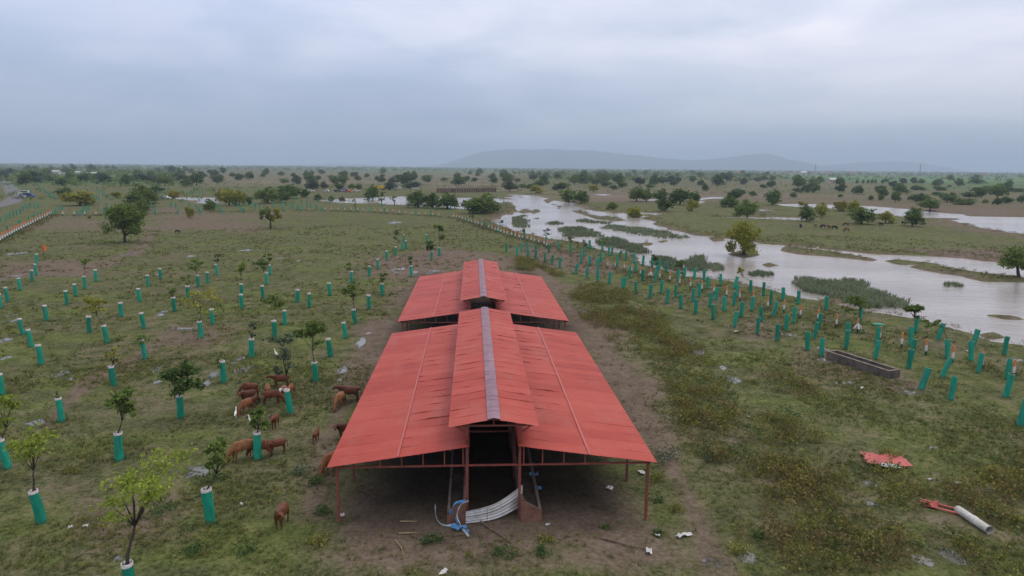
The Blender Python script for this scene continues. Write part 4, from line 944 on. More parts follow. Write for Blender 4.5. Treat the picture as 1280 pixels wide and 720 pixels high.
def sapling(px, py, cx, cy, hw, hh, kind, n, leaf, look, forks=3, stem=.035, lbl=None, open_=.35, dy=0):
    """a young tree with a crown of its own: foot at (px,py), crown centre (cx,cy), half size in pixels"""
    p = gnd(px, py); y = p[1] + dy; sc = y / (FPX * math.cos(PITCH)); seed = int(px * 7 + py * 13)
    rs_ = np.random.RandomState(seed % 99991); rnd = random.Random(seed)
    c = at_y(cx, cy, y) - p; w_, h_ = hw * sc, hh * sc
    root = empty('sapling', (p[0], p[1], float(ground_z(np.array([p[0]]), np.array([p[1]]))[0])))
    nb = rs_.randint(7, 12); blobs = []
    for k in range(nb):
        t = 2 * math.pi * k / nb + rs_.uniform(-.5, .5); q = rs_.uniform(.25, .78)
        blobs.append(((c[0] + w_ * q * math.cos(t), c[1] + w_ * q * math.sin(t), c[2] + h_ * rs_.uniform(-.75, .75)), (w_ * rs_.uniform(.2, .38),) * 2 + (h_ * rs_.uniform(.14, .3),)))
    blobs.append(((c[0], c[1], c[2] + h_ * .4), (w_ * .4, w_ * .4, h_ * .35)))
    V_, F_, cl = leaf_cloud(rs_, blobs, n, leaf, open_, 14, hollow=.3)
    ln = LEAN.get((px, py), 0.0); gt = (math.sin(ln) * 1.5, 0, 1.5)
    z0 = max(.4, c[2] - h_ * 1.15); fork = (c[0] * .45, c[1] * .4, z0 if z0 > 1.65 else min(1.7, c[2]))
    if c[2] > 1.9 and (px, py) in LEAN: fork = tuple(np.array(gt) + (np.array([c[0], c[1], max(c[2] - h_ * .75, 1.75)]) - np.array(gt)) * .72)
    else: gt = (0, 0, 0)
    trunk_mb(gt, fork, [b_[0] for b_ in blobs[:-1:max(1, nb // (forks + 2))]] + [(c[0], c[1], c[2] + h_ * .7)], stem, rnd).build('trunk', M['bark'], root, True)
    obj_np('crown', V_, F_, M[DENS[kind][0]], root)
    tag(root, lbl or f'{look} sapling', 'sapling', 'young trees in the green guards')
    if not lbl: sitems.append((root, cx, cy, look))
    return root
sitems = []; LEAN = {(x, y): l for x, y, l in GL + GR}
SAP = [(134.5, 429, 117, 381, 18, 11, 'olive', 420, .13, 'sparse yellowish', .03), (226, 522.5, 230, 470, 27, 25, 'dark', 900, .14, 'dark dense bushy', .05), (150.5, 575.5, 153, 504, 23, 24, 'mid', 620, .12, 'green bushy', .04), (77, 528, 73, 498, 3, 9, 'dark', 60, .09, 'thin dark wisp of a', .025),
    (51.5, 653.5, 40, 558, 38, 28, 'lime', 600, .085, 'light feathery', .04), (10, 586, 8, 512, 26, 26, 'lime', 420, .09, 'pale yellow green', .035), (163.5, 752, 170, 612, 68, 36, 'lime', 1250, .08, 'large lime green forked', .055), (263, 653.5, 274, 566, 21, 26, 'mid', 480, .10, 'slender green', .035), (322.7, 573, 323, 522, 15, 18, 'mid', 420, .12, 'broad leaved', .035),
    (360, 500, 356, 440, 26, 28, 'grey', 420, .11, 'thin grey green', .04), (395.5, 477.5, 390, 417, 26, 22, 'mid', 620, .13, 'green spreading', .04), (252.5, 422.5, 252, 376, 30, 18, 'olive', 380, .12, 'sparse olive', .035), (218.5, 390, 215, 366, 10, 7, 'mid', 160, .12, 'small green', .03), (247.5, 358.7, 243, 329, 12, 8, 'mid', 300, .15, 'small round green', .035), (302.5, 370, 301, 335, 11, 8, 'lime', 260, .14, 'small lime', .03), (334.5, 355.5, 328, 331, 11, 10, 'dark', 380, .15, 'dark compact', .035), (338.5, 344, 336, 321, 7, 6, 'mid', 160, .15, 'small green', .03),
    (356, 406, 341, 376, 17, 11, 'mid', 380, .14, 'low leaning green', .035), (444, 405, 441, 363, 15, 11, 'mid', 360, .14, 'open crowned green', .035), (440, 353.5, 436, 333, 6, 6, 'mid', 110, .14, 'small green', .03), (478, 370, 478, 347, 7, 7, 'mid', 180, .14, 'small leafy', .03), (514, 346, 513, 325, 5, 5, 'dark', 130, .15, 'small dark', .03), (539.5, 325.5, 538, 307, 8, 9, 'dark', 380, .18, 'very dark dense', .04), (549, 319.5, 550, 290, 8, 10, 'mid', 360, .2, 'tall green', .04), (503, 313, 497, 294, 9, 10, 'grey', 160, .16, 'thin grey green', .035), (472, 336, 460, 332, 8, 5, 'olive', 110, .16, 'sparse yellowish', .03), (181.5, 449, 177, 423, 9, 7, 'mid', 120, .12, 'small green', .03), (142.5, 482, 142, 445, 10, 14, 'olive', 130, .10, 'wispy yellowish', .03), (279.5, 477.5, 274, 455, 9, 8, 'mid', 120, .11, 'small loose green', .03), (315.2, 446, 314, 410, 9, 14, 'grey', 110, .11, 'thin grey green', .03), (235.5, 374.5, 234, 350, 8, 7, 'mid', 100, .14, 'small loose green', .03), (106, 361, 106, 328, 8, 7, 'mid', 150, .16, 'small leafy', .03), (271.5, 344, 272, 322, 6, 6, 'grey', 70, .15, 'small wispy', .03),
    (714, 316.3, 713, 298, 6, 5, 'dark', 120, .16, 'small dark', .04), (730.5, 320, 729.5, 303, 6, 6, 'grey', 90, .15, 'thin grey', .03), (682.5, 306, 682.3, 291, 6, 5, 'grey', 110, .18, 'thin grey', .04), (752, 314, 752, 304, 8, 5, 'mid', 150, .18, 'small green riverside', .03), (854, 346, 850, 334, 9, 9, 'dark', 260, .18, 'palm like dark green', .04), (824, 337, 820, 326, 9, 7, 'dark', 200, .2, 'dark green', .04), (1143.6, 416, 1142, 390, 16, 10, 'mid', 900, .14, 'round topped broad leaved', .05), (1074, 405, 1074, 383, 19, 13, 'mid', 520, .14, 'bushy green', .035), (1188, 432, 1165, 404, 12, 7, 'mid', 180, .13, 'low green', .03), (938, 366, 925, 339, 6, 6, 'olive', 110, .16, 'small olive riverside', .03), (655.5, 299, 654, 289, 4, 5, 'dark', 110, .2, 'small dark', .03), (591, 279, 591, 272, 5, 5, 'dark', 120, .22, 'small dark', .03), (625, 287, 625, 277, 5, 4, 'grey', 60, .2, 'bare thin', .03), (446, 258, 443, 252, 4, 6, 'mid', 120, .25, 'thin green pondside', .05), (461.5, 257.5, 461, 248, 7, 6, 'grey', 150, .25, 'pale green pondside', .05), (477, 257.5, 477, 246, 7, 8, 'dark', 260, .28, 'dark green pondside', .06), (493, 257.5, 492, 248, 5, 6, 'dark', 160, .25, 'dark green pondside', .06), (110, 351, 85, 356, 9, 5, 'mid', 160, .14, 'low bushy', .03)]
for x, y, cx, cy, hw, hh, k, n, lf, look, st in SAP: sapling(x, y, cx, cy, hw, hh, k, int(n * 1.15), lf, look, stem=st)
rank_labels(sitems, 'sapling')

# single trees that stand out
def big_tree(px, pb, cx, cy, hw, hh, kinds, n, leaf, lbl, stem, fork_px, dens=.33):
    p = gnd(px, pb); y = p[1]; sc = y / (FPX * math.cos(PITCH)); rs_ = np.random.RandomState(int(px)); rnd = random.Random(int(px))
    c = at_y(cx, cy, y) - p; w_, h_ = hw * sc, hh * sc
    root = empty('tree', (p[0], p[1], float(ground_z(np.array([p[0]]), np.array([p[1]]))[0]))); tips = []
    for kind, x0, x1 in kinds:
        blobs = []
        for k in range(11):
            t = 2 * math.pi * k / 11 + rs_.uniform(-.3, .3); q = rs_.uniform(.35, .74)
            x = w_ * q * math.cos(t); x = (x0 + x1) / 2 * w_ + x * (x1 - x0) / 2
            bl = ((c[0] + x, c[1] + w_ * q * math.sin(t), c[2] + h_ * rs_.uniform(-.62, .5)), (w_ * rs_.uniform(.22, .36) * (x1 - x0) / 2,) * 2 + (h_ * rs_.uniform(.2, .34),)); blobs.append(bl)
        blobs.append(((c[0] + (x0 + x1) / 2 * w_, c[1], c[2] + h_ * .45), (w_ * .5 * (x1 - x0) / 2, w_ * .5, h_ * .42)))
        V_, F_, cl = leaf_cloud(rs_, blobs, n // len(kinds), leaf, dens, 20, hollow=.5)
        obj_np('crown', V_, F_, M[DENS[kind][0]], root); tips += [b_[0] for b_ in blobs[::3]]
    f_ = at_y(fork_px[0], fork_px[1], y) - p
    trunk_mb((0, 0, -.1), f_, tips, stem, rnd).build('trunk', M['bark'], root, True)
    return tag(root, lbl, 'tree', 'trees of the plain')
big_tree(156, 303, 156, 276, 27, 23, [('mid', -1, 1)], 5600, .22, 'big round dark green tree standing alone in the left field', .3, (156, 295))
big_tree(338.5, 286, 338, 268, 14, 9.5, [('mid', -1, .15), ('yellow', .05, 1)], 1700, .2, 'small tree half green half yellow alone on the open field', .22, (338, 276))
big_tree(930, 318, 930, 297, 22, 21, [('olive', -1, 1)], 5200, .22, 'olive yellow tree standing on a mud islet in the river', .3, (930, 311))
big_tree(1273, 346, 1271, 322, 22, 15, [('mid', -1, 1)], 2400, .2, 'green spreading tree on the spit at the right edge', .22, (1272, 332))

# x, foot y, half width, top y, kind, look
TR = [(85.5, 217.5, 13, 209, 'dark', 'dark far'), (80, 248, 14, 233, 'dark', 'dark twin stemmed'), (100, 257, 26, 236, 'olive', 'wide olive'), (146, 247.5, 10, 238, 'olive', 'small olive'), (178, 259, 27, 230, 'mid', 'tall wide green'), (179, 267, 14, 246, 'mid', 'lower green'), (196, 241, 14, 232, 'dark', 'dark green'), (217, 248, 10, 237, 'yellow', 'yellowing'), (278, 249, 12, 231, 'yellow', 'yellow topped'), (287, 257, 17, 235, 'olive', 'olive yellow'), (299, 257, 13, 237, 'olive', 'olive'), (311, 256, 8, 243, 'dark', 'dark narrow'), (262, 263, 11, 248, 'mid', 'flat topped green'), (238, 273, 8, 256, 'olive', 'small slender olive'), (222.5, 225.5, 13, 215, 'dark', 'dark domed'), (232, 225.5, 8, 218, 'dark', 'small dark'), (272, 228, 12, 217, 'dark', 'dark bushy'), (291, 221.5, 6, 215, 'dark', 'small dark'), (211, 223, 10, 216, 'mid', 'green'),
    (335, 254, 21, 233, 'mid', 'broad green'), (352, 253, 14, 238, 'dark', 'dark green'), (361, 248, 22, 229, 'dark', 'wide dark'), (382, 247, 9, 235, 'dark', 'dark green'), (391, 239, 12, 222, 'grey', 'pale tall'), (405, 236, 7, 226, 'grey', 'pale small'), (424, 238, 9, 228, 'dark', 'dark green'), (440, 238, 8, 229, 'dark', 'dark green'), (448, 238, 8, 229, 'dark', 'dark roadside'), (465, 247, 13, 226, 'dark', 'tall dark'), (414, 249, 6, 240, 'dark', 'small pondside'), (428, 249, 6, 241, 'dark', 'small pondside'), (398, 249, 7, 240, 'dark', 'small dark pondside'), (398, 225.5, 6, 218.5, 'dark', 'small dark'), (329, 222, 5, 215, 'dark', 'small dark'), (356, 229, 9, 222, 'mid', 'green'), (459, 222, 5, 216, 'dark', 'small dark'), (472, 226, 6, 219.5, 'dark', 'small dark'), (478, 223, 5, 217, 'dark', 'small dark'), (414, 223, 6, 218, 'mid', 'small green'), (367, 221.5, 5, 215.5, 'grey', 'small grey'),
    (523, 259.5, 20, 236, 'dark', 'wide dark green'), (541, 260, 15, 239, 'dark', 'dark pondside'), (559, 261, 22, 240, 'dark', 'round dark pondside'), (568, 260.5, 9, 248, 'mid', 'small pale pondside'), (592, 267, 24, 246, 'dark', 'dark bushy'), (606, 267, 24, 241, 'mid', 'broad loose green'), (616, 265, 14, 249, 'grey', 'grey green bushy'), (582, 227, 9, 219, 'dark', 'dark green'), (593, 227, 6, 221, 'dark', 'small dark'), (556, 226, 7, 221, 'dark', 'small dark'), (617, 228.5, 8, 221, 'dark', 'dark green'), (632, 223, 12, 214, 'dark', 'dark domed'), (517, 236, 14, 226, 'grey', 'pale loose'), (488, 237.5, 12, 226, 'grey', 'pale grey green'), (637, 239, 14, 226, 'grey', 'pale loose'), (530, 222, 4, 219, 'dark', 'tiny dark'), (507, 235, 6, 229, 'dark', 'small dark'),
    (647, 228, 6, 222, 'dark', 'small dark'), (674, 233.5, 12, 224, 'dark', 'dark domed'), (670, 242, 12, 230, 'olive', 'pale green'), (702, 238, 16, 227, 'dark', 'wide dark'), (711, 252, 17, 233, 'mid', 'broad green riverside'), (726, 254, 16, 236, 'dark', 'round dark riverside'), (742, 240, 9, 230, 'olive', 'pale round'), (767, 237, 8, 230.5, 'dark', 'small round dark'), (758, 233, 11, 225, 'dark', 'dark green'), (746, 231, 12, 222, 'dark', 'dark green'), (778, 235, 9, 224, 'dark', 'dark narrow'), (796, 252, 17, 232, 'mid', 'tall green'), (766, 262, 10, 252, 'mid', 'small bushy'), (792, 270, 14, 254, 'olive', 'yellow green riverside'), (654, 235, 8, 229, 'mid', 'small green'), (662, 236, 7, 229, 'dark', 'small dark'),
    (808, 252, 12, 235, 'mid', 'round green'), (824, 249, 14, 233, 'dark', 'round dark'), (831, 264, 15, 243, 'dark', 'dark slim trunked'), (850, 256, 20, 234, 'dark', 'wide dark'), (865, 253, 15, 238, 'dark', 'dark drooping'), (865, 264, 10, 247, 'olive', 'small pale'), (912, 259, 17, 244, 'mid', 'broad bushy'), (919, 250, 14, 237, 'dark', 'dark green'), (923, 242, 12, 235, 'dark', 'dark flat'), (934, 271, 20, 245, 'mid', 'large round green'), (941, 245, 7, 238, 'dark', 'small dark'), (881, 239, 6, 228, 'dark', 'small round dark'), (812, 235.5, 8, 229, 'mid', 'round green'), (842, 232.5, 7, 225, 'dark', 'dark'), (946, 227, 9, 220, 'dark', 'dark'), (955, 226, 7, 218, 'dark', 'dark'), (954, 235.5, 7, 229.5, 'dark', 'small dark'), (965, 256, 15, 236, 'dark', 'dark round'),
    (1008, 277, 14, 254, 'dark', 'very dark square'), (1026, 270, 12, 252, 'olive', 'yellow green'), (1052, 264, 13, 250, 'yellow', 'yellowish'), (1066, 269, 14, 248, 'olive', 'olive'), (1077, 280, 23, 256, 'mid', 'large bright green'), (1107, 279, 14, 262, 'olive', 'thin pale green'), (996, 240.5, 8, 234, 'dark', 'small round dark'), (991, 247, 6, 240, 'dark', 'small dark'), (1050, 247, 5, 242, 'mid', 'small'), (1088, 250.5, 5, 243, 'mid', 'small'), (1101, 251, 5, 241, 'mid', 'small thin'), (1101, 237, 10, 231, 'dark', 'dark flat'), (1119, 253, 9, 238, 'dark', 'dark green'), (1002, 255, 6, 249, 'yellow', 'small yellow'),
    (1122, 244.5, 6, 239, 'dark', 'small dark'), (1140, 283, 17, 256, 'dark', 'tall dark green'), (1147, 252.5, 17, 241, 'dark', 'dark spreading'), (1162, 263, 17, 245, 'mid', 'leaning crowned green'), (1184, 253, 15, 241, 'dark', 'round dark'), (1191, 245, 6, 240, 'dark', 'small dark'), (1201, 256, 10, 247, 'dark', 'dark bushy'), (1210, 256, 12, 246, 'mid', 'green bushy'), (1209, 246, 13, 241, 'dark', 'flat dark'), (1171, 244.5, 10, 239, 'dark', 'flat dark'), (1147, 238, 13, 232, 'dark', 'flat dark'), (1174, 238, 12, 233, 'dark', 'flat dark'), (1132, 241, 8, 235.5, 'dark', 'small dark'), (1247, 256, 9, 247, 'dark', 'dark'), (1257, 254, 12, 245, 'dark', 'dark spreading'), (1277, 254, 8, 243, 'dark', 'dark'), (1232, 254, 5, 249, 'dark', 'small'), (1151, 229.5, 6, 223, 'dark', 'small dark'), (1222, 230, 14, 223, 'dark', 'wide dark'), (1232, 239, 14, 232, 'dark', 'dark hedge like'), (1245, 239.5, 14, 234, 'dark', 'low dark'), (1259, 239.5, 14, 235, 'dark', 'low dark'), (1275, 240, 10, 235, 'dark', 'low dark'), (1220, 239, 10, 234, 'dark', 'low dark'), (1187, 234, 4, 231, 'dark', 'tiny dark')]
for x, pb, hw, pt_, k, look in TR: grown_tree(x, pb, hw, pt_, k, look, low=('bushy' in look or 'low' in look or 'hedge' in look or 'flat' in look))
# thin young trees in a row on the green field far across the river
for x in (1071, 1078.5, 1085, 1089.5, 1093.5, 1102.5, 1073.5): grown_tree(x, 231 if x != 1073.5 else 238, 2.6, 224 if x != 1073.5 else 231, 'dark', 'thin upright far')
frnd = random.Random(19)                        # scattered field trees, each one small in the picture
taken = [(q[0], q[1]) for q in TR]
ZON = [((250, 640), (217.5, 233), 36), ((0, 250), (214, 236), 44), ((640, 960), (216, 232), 46), ((960, 1280), (222, 246), 26)]
for (xa, xb), (ya, yb), n in ZON:
    k = 0; guard_n = 0
    while k < n and guard_n < 4000:
        guard_n += 1
        x = frnd.uniform(xa, xb); y = ya + (yb - ya) * frnd.random() ** 1.1 + (x - 640) / 1280 * 8
        if any(abs(x - q[0]) < 8 and abs(y - q[1]) < 2.5 for q in taken): continue
        if not 214 + (x - 640) * .009 < y: continue
        taken.append((x, y)); s_ = (y - 206 - (x - 640) * .0094)
        hw = frnd.uniform(.22, .42) * s_ + 1.6; grown_tree(x, y, hw, y - hw * frnd.uniform(1.0, 1.5), frnd.choice(['dark', 'dark', 'mid', 'grey', 'dark']), 'far field'); k += 1
rank_labels(titems, 'tree')

# the woods and hedges along the horizon read as one mass
rs_ = np.random.RandomState(101); VV, FF = [], []; base_n = 0
def wood(n, xr, yr, hrange, leafs=26):
    global base_n
    for _ in range(n):
        x = rs_.uniform(*xr); y = rs_.uniform(*yr) + (x - 640) / 1280 * 12
        p = at_z(x, max(y, 209.8 + (x - 640) * .0094), 0); h_ = rs_.uniform(*hrange); w_ = h_ * rs_.uniform(.55, 1.15)
        V_, F_, _ = leaf_cloud(rs_, [((p[0], p[1], h_ * .5 - .3), (w_, w_, h_ * .5))], leafs, h_ * .20, .35, 4, hollow=.1)
        VV.append(V_); FF.append(F_ + base_n); base_n += len(V_)
wood(3200, (-200, 1480), (210.2, 213.0), (6, 12), 18)
wood(500, (-200, 1480), (213, 215.2), (5, 9))
wood(520, (-60, 225), (213.5, 224.5), (4, 7)); wood(520, (-40, 220), (221, 233), (2.2, 4.6)); wood(90, (-20, 220), (231, 238), (2.5, 4.5))
wood(420, (640, 960), (211.5, 219), (5, 8)); wood(150, (660, 940), (218, 225), (4, 6))
wood(160, (820, 1300), (212, 217.5), (5, 9)); wood(60, (960, 1290), (217, 221), (4, 7)); wood(120, (230, 640), (213, 216), (4, 8))
wood(900, (230, 1290), (214.5, 240), (.9, 2.3), 14); wood(60, (0, 640), (236, 258), (.8, 2.0), 20); wood(160, (0, 330), (232, 256), (1.0, 2.6), 20)
o = obj_np('distant_woods', np.concatenate(VV), np.concatenate(FF), M['leaf_mid']); tag(o, kind='stuff')
# ------------------------------------------------------------------ grass, weeds, reeds
rs_ = np.random.RandomState(55)
def in_poly(X, Y, px): return sdist(X, Y, poly_g(px), 1) < 0
def place(templ, pts, scl, rs_):                # stamp template leaf meshes at points
    VV, FF, n = [], [], 0
    for (x, y), s in zip(pts, scl):
        V_, F_ = templ[rs_.randint(len(templ))]; t = rs_.uniform(0, 6.28); c_, s_ = math.cos(t), math.sin(t)
        W = V_ * s; VV.append(np.stack([W[:, 0] * c_ - W[:, 1] * s_ + x, W[:, 0] * s_ + W[:, 1] * c_ + y, W[:, 2]], 1)); FF.append(F_ + n); n += len(V_)
    V_ = np.concatenate(VV); F_ = np.concatenate(FF)
    gz = ground_z(np.array([p[0] for p in pts]), np.array([p[1] for p in pts]))
    rep = np.repeat(gz, [len(v) for v in VV]); V_[:, 2] += rep
    return V_, F_
def tuft(n, spread, hgt, wid, rs_):             # blades that fan out
    V_ = []; 
    for _ in range(n):
        t = rs_.uniform(0, 6.28); r0 = rs_.uniform(0, spread * .5); d = np.array([math.cos(t), math.sin(t), 0])
        o_ = d * r0; tip = d * (r0 + spread * rs_.uniform(.3, .9)) + np.array([0, 0, hgt * rs_.uniform(.5, 1.1)])
        s_ = np.array([-d[1], d[0], 0]) * wid; mid_ = (o_ + tip) / 2 + np.array([0, 0, hgt * .12])
        V_ += [o_ - s_ * .5, o_ + s_ * .5, mid_ + s_ * .6, mid_ - s_ * .6, mid_ - s_ * .6, mid_ + s_ * .6, tip + s_ * .08, tip - s_ * .08]
    return np.array(V_), np.arange(len(V_)).reshape(-1, 4)
def weed(n, w, h, leaf, rs_):
    V_, F_, _ = leaf_cloud(rs_, [((0, 0, h * .45), (w, w, h * .5))] + [((rs_.uniform(-w, w) * .7, rs_.uniform(-w, w) * .7, h * .4), (w * .5, w * .5, h * .4)) for _ in range(3)], n, leaf, .4, 6, hollow=.1)
    V_[:, 2] = np.maximum(V_[:, 2], 0.0); return V_, F_
M['grass'] = leaf_mat('field_grass', (.070, .074, .024), (.130, .134, .044), (.20, .19, .07), .2)
M['weed'] = leaf_mat('yellow_green_weeds', (.10, .10, .024), (.20, .195, .045), (.30, .28, .075), .25)
M['weed_brown'] = leaf_mat('brown_weeds', (.085, .062, .026), (.155, .115, .048), (.23, .175, .075), .2)
M['weed_green'] = leaf_mat('fresh_weeds', (.048, .078, .024), (.085, .14, .042), (.14, .21, .07), .3)
M['weed_grey'] = leaf_mat('blue_green_weeds', (.05, .075, .045), (.09, .125, .08), (.15, .19, .13), .25)
M['reed'] = leaf_mat('river_reeds', (.095, .125, .068), (.155, .19, .11), (.23, .26, .165), .2)
def scatter(n, ymin, ymax, dens):               # ground points in view between two distances
    out = []; tries = 0
    while len(out) < n and tries < 40:
        tries += 1; k = n * 2
        d = np.sqrt(rs_.uniform(ymin ** 2, ymax ** 2, k)); t = rs_.uniform(-.98, .98, k)
        X, Y = d * np.sin(t), d * np.cos(t); pr = dens(X, Y)
        m_ = rs_.rand(k) < pr; out += list(zip(X[m_], Y[m_]))
    return out[:n]
KEEP = [gnd(*q)[:2] for q in ((1085, 578), (1100, 577), (1115, 582), (1128, 580), (1165, 632), (1178, 637), (1190, 643), (1200, 644), (1212, 653), (1224, 662), (1235, 668))]
def clear(X, Y):
    out = np.ones(X.shape)
    for a_, b_ in KEEP: out = np.minimum(out, (np.hypot(X - a_, Y - b_) > .85) * 1.0)
    return out
def not_dirt(X, Y):
    pad = sdist(X, Y, SHED_PAD, 10); patch = fbm(X * .22 + 9, Y * .22, 4)
    q = np.clip((patch - .40) * 4.5, .04, 1)
    tr = ldist(X, Y, [gnd(*q_)[:2] for q_ in ((655, 335), (690, 365), (745, 435), (800, 530), (850, 620), (900, 725))])
    q = q * np.clip((tr - .6) / 3.2, .06, 1)
    yard = sdist(X, Y, poly_g([(400, 725), (415, 640), (470, 600), (800, 600), (840, 650), (900, 725)]), 10)
    return q * (pad > .3) * np.where(yard < 0, .25, 1) * (water_sd(X, Y) > 1.0) * clear(X, Y)
T = [tuft(9, .17, .15, .016, rs_) for _ in range(8)]
P_ = scatter(22000, 9, 62, not_dirt); V_, F_ = place(T, P_, rs_.uniform(.6, 1.5, len(P_)), rs_)
tag(obj_np('grass', V_, F_, M['grass']), kind='stuff')
T = [tuft(8, .34, .20, .045, rs_) for _ in range(8)]
P_ = scatter(11500, 60, 190, not_dirt); V_, F_ = place(T, P_, rs_.uniform(.7, 1.6, len(P_)), rs_)
tag(obj_np('grass', V_, F_, M['grass']), kind='stuff')
T = [weed(20, .20, .20, .036, rs_) for _ in range(8)]
P_ = scatter(5000, 9, 95, not_dirt); V_, F_ = place(T, P_, rs_.uniform(.5, 1.6, len(P_)), rs_)
tag(obj_np('low_weeds', V_, F_, M['weed_green']), kind='stuff')
P_ = scatter(3600, 9, 95, not_dirt); V_, F_ = place(T, P_, rs_.uniform(.5, 1.7, len(P_)), rs_)
tag(obj_np('low_weeds', V_, F_, M['weed']), kind='stuff')
# the thick scrub right of the sheds
SCRUB = [[(735, 345), (800, 375), (850, 430), (900, 470), (900, 510), (845, 470), (800, 440), (760, 410), (720, 372)], [(845, 470), (900, 490), (1000, 530), (1030, 600), (1000, 650), (930, 600), (890, 560), (855, 520)],
    [(1000, 640), (1060, 650), (1130, 690), (1290, 690), (1290, 730), (990, 730), (965, 680)], [(1060, 580), (1180, 600), (1290, 590), (1290, 625), (1180, 640), (1100, 620)], [(640, 322), (670, 326), (690, 345), (655, 340)], [(960, 470), (1010, 470), (1030, 500), (970, 500)]]
def scrub_d(X, Y):
    d = np.zeros(X.shape)
    for q in SCRUB: d = np.maximum(d, 1 - sstep(-1.5, 1.8, sdist(X, Y, poly_g(q, -.3), 8) + (fbm(X * .3, Y * .3, 3) - .5) * 5))
    return d * np.clip((fbm(X * .45 + 3, Y * .45, 3) - .40) * 6, 0.03, 1) * clear(X, Y)
T = [weed(58, .44, .72, .055, rs_) for _ in range(10)]
for mat_, n in (('weed', 1050), ('weed_brown', 800), ('weed_green', 260)):
    P_ = scatter(n, 22, 120, scrub_d); V_, F_ = place(T, P_, rs_.uniform(.55, 1.5, len(P_)), rs_)
    tag(obj_np('scrub_weeds', V_, F_, M[mat_]), kind='stuff')
def fence_strip(X, Y):
    l1 = ldist(X, Y, [gnd(*q)[:2] for q in ((567, 273), (622, 291), (683, 309), (760, 336), (850, 358), (960, 386), (1072, 416), (1160, 445), (1280, 477))])
    l1 = np.minimum(l1, ldist(X, Y, [gnd(*q)[:2] for q in ((-20, 308), (0, 304), (66, 270), (130, 270), (330, 264), (406, 264), (476, 267), (567, 273))]))
    bank = water_sd(X, Y); return np.maximum((1 - sstep(.8, 2.4, l1)) * .9, (1 - sstep(2, 7, bank)) * (bank > .8) * .35 * (X < 140)) * (Y > 30)
P_ = scatter(2200, 40, 300, fence_strip); V_, F_ = place(T, P_, rs_.uniform(.5, 1.3, len(P_)), rs_)
tag(obj_np('bank_weeds', V_, F_, M['weed_brown']), kind='stuff')
P_ = scatter(500, 40, 260, fence_strip); V_, F_ = place(T, P_, rs_.uniform(.5, 1.2, len(P_)), rs_)
tag(obj_np('bank_weeds', V_, F_, M['weed_green']), kind='stuff')

# weeds added round guard and post feet to stand in for contact shadow
foot = [(o.location.x + rs_.normal(0, .25), o.location.y + rs_.normal(0, .25)) for o, x, y, _ in gitems + pitems if y > 285 for _k in range(3)]
T2 = [weed(22, .22, .24, .045, rs_) for _ in range(6)]
V_, F_ = place(T2, foot, rs_.uniform(.6, 1.3, len(foot)), rs_); tag(obj_np('contact_shade_weeds', V_, F_, M['weed_green']), kind='stuff')
# single plants one can point at
def shrub(px, py, hw, hh, mat_, lb, n=260, leaf=.06):
    p = gnd(px, py); sc = p[1] / (FPX * math.cos(PITCH)); w_, h_ = hw * sc, hh * sc * 1.1
    r2 = np.random.RandomState(int(px + py)); V_, F_ = weed(n, w_ * .8, h_, leaf, r2)
    o = obj_np('shrub', V_, F_, M[mat_]); o.location = (p[0], p[1], float(ground_z(np.array([p[0]]), np.array([p[1]]))[0]))
    return tag(o, lb, 'shrub', 'weedy shrubs round the near shed')
for q in ((833, 575, 22, 16, 'weed_grey', 'blue green shrub under the right eave corner of the near shed', 420), (822, 601, 12, 9, 'weed', 'yellowish shrub just right of the near shed right post', 200), (845, 638, 12, 8, 'weed', 'low shrub right of the right front post, on the track', 160), (822, 627, 9, 7, 'weed_green', 'little green shrub between the right front post and the track', 120),
    (822, 668, 7, 8, 'weed_green', 'small green clump by the right front post foot', 120), (540, 680, 18, 10, 'weed_green', 'leafy green clump left of the troughs on the dirt', 240), (680, 692, 14, 9, 'weed_green', 'leafy green clump below the right trough', 200), (681, 677, 12, 7, 'weed', 'yellowish clump above the leafy one below the right trough', 150), (630, 692, 16, 9, 'weed_green', 'low green clump below the alley mouth', 190), (757, 660, 8, 5, 'weed_green', 'tiny green clump on the dirt under the right roof', 90),
    (396, 606, 13, 13, 'weed_green', 'bright green shrub left of the near shed left post', 240), (378, 591, 18, 9, 'weed_grey', 'blue green shrub left of the near shed, beside a cow', 220), (402, 640, 14, 9, 'weed_green', 'green clump left of the left front post foot', 180), (920, 690, 18, 12, 'weed', 'yellow green shrub on the track at the lower right', 260), (1110, 572, 16, 13, 'weed', 'yellow flowering shrub behind the red roofing sheet', 240), (948, 670, 14, 11, 'weed_green', 'green clump at the lower right beside the brown scrub', 200), (890, 575, 12, 12, 'weed_grey', 'grey green shrub at the left edge of the brown scrub', 200),
    (270, 600, 26, 10, 'weed_green', 'wide green clump around the slender sapling left of the herd', 300), (205, 640, 22, 9, 'weed_green', 'flat green clump left of the lower left guards', 220), (92, 590, 20, 10, 'weed', 'yellowish clump at left between two guards', 200), (308, 690, 18, 8, 'weed_green', 'green clump right of the lower left guard', 190), (240, 690, 20, 10, 'weed_green', 'green clump right of the lime sapling at the bottom', 220), (395, 680, 20, 8, 'weed', 'yellow green clump at the bottom left of the near shed', 200)):
    shrub(*q[:6], n=q[6])

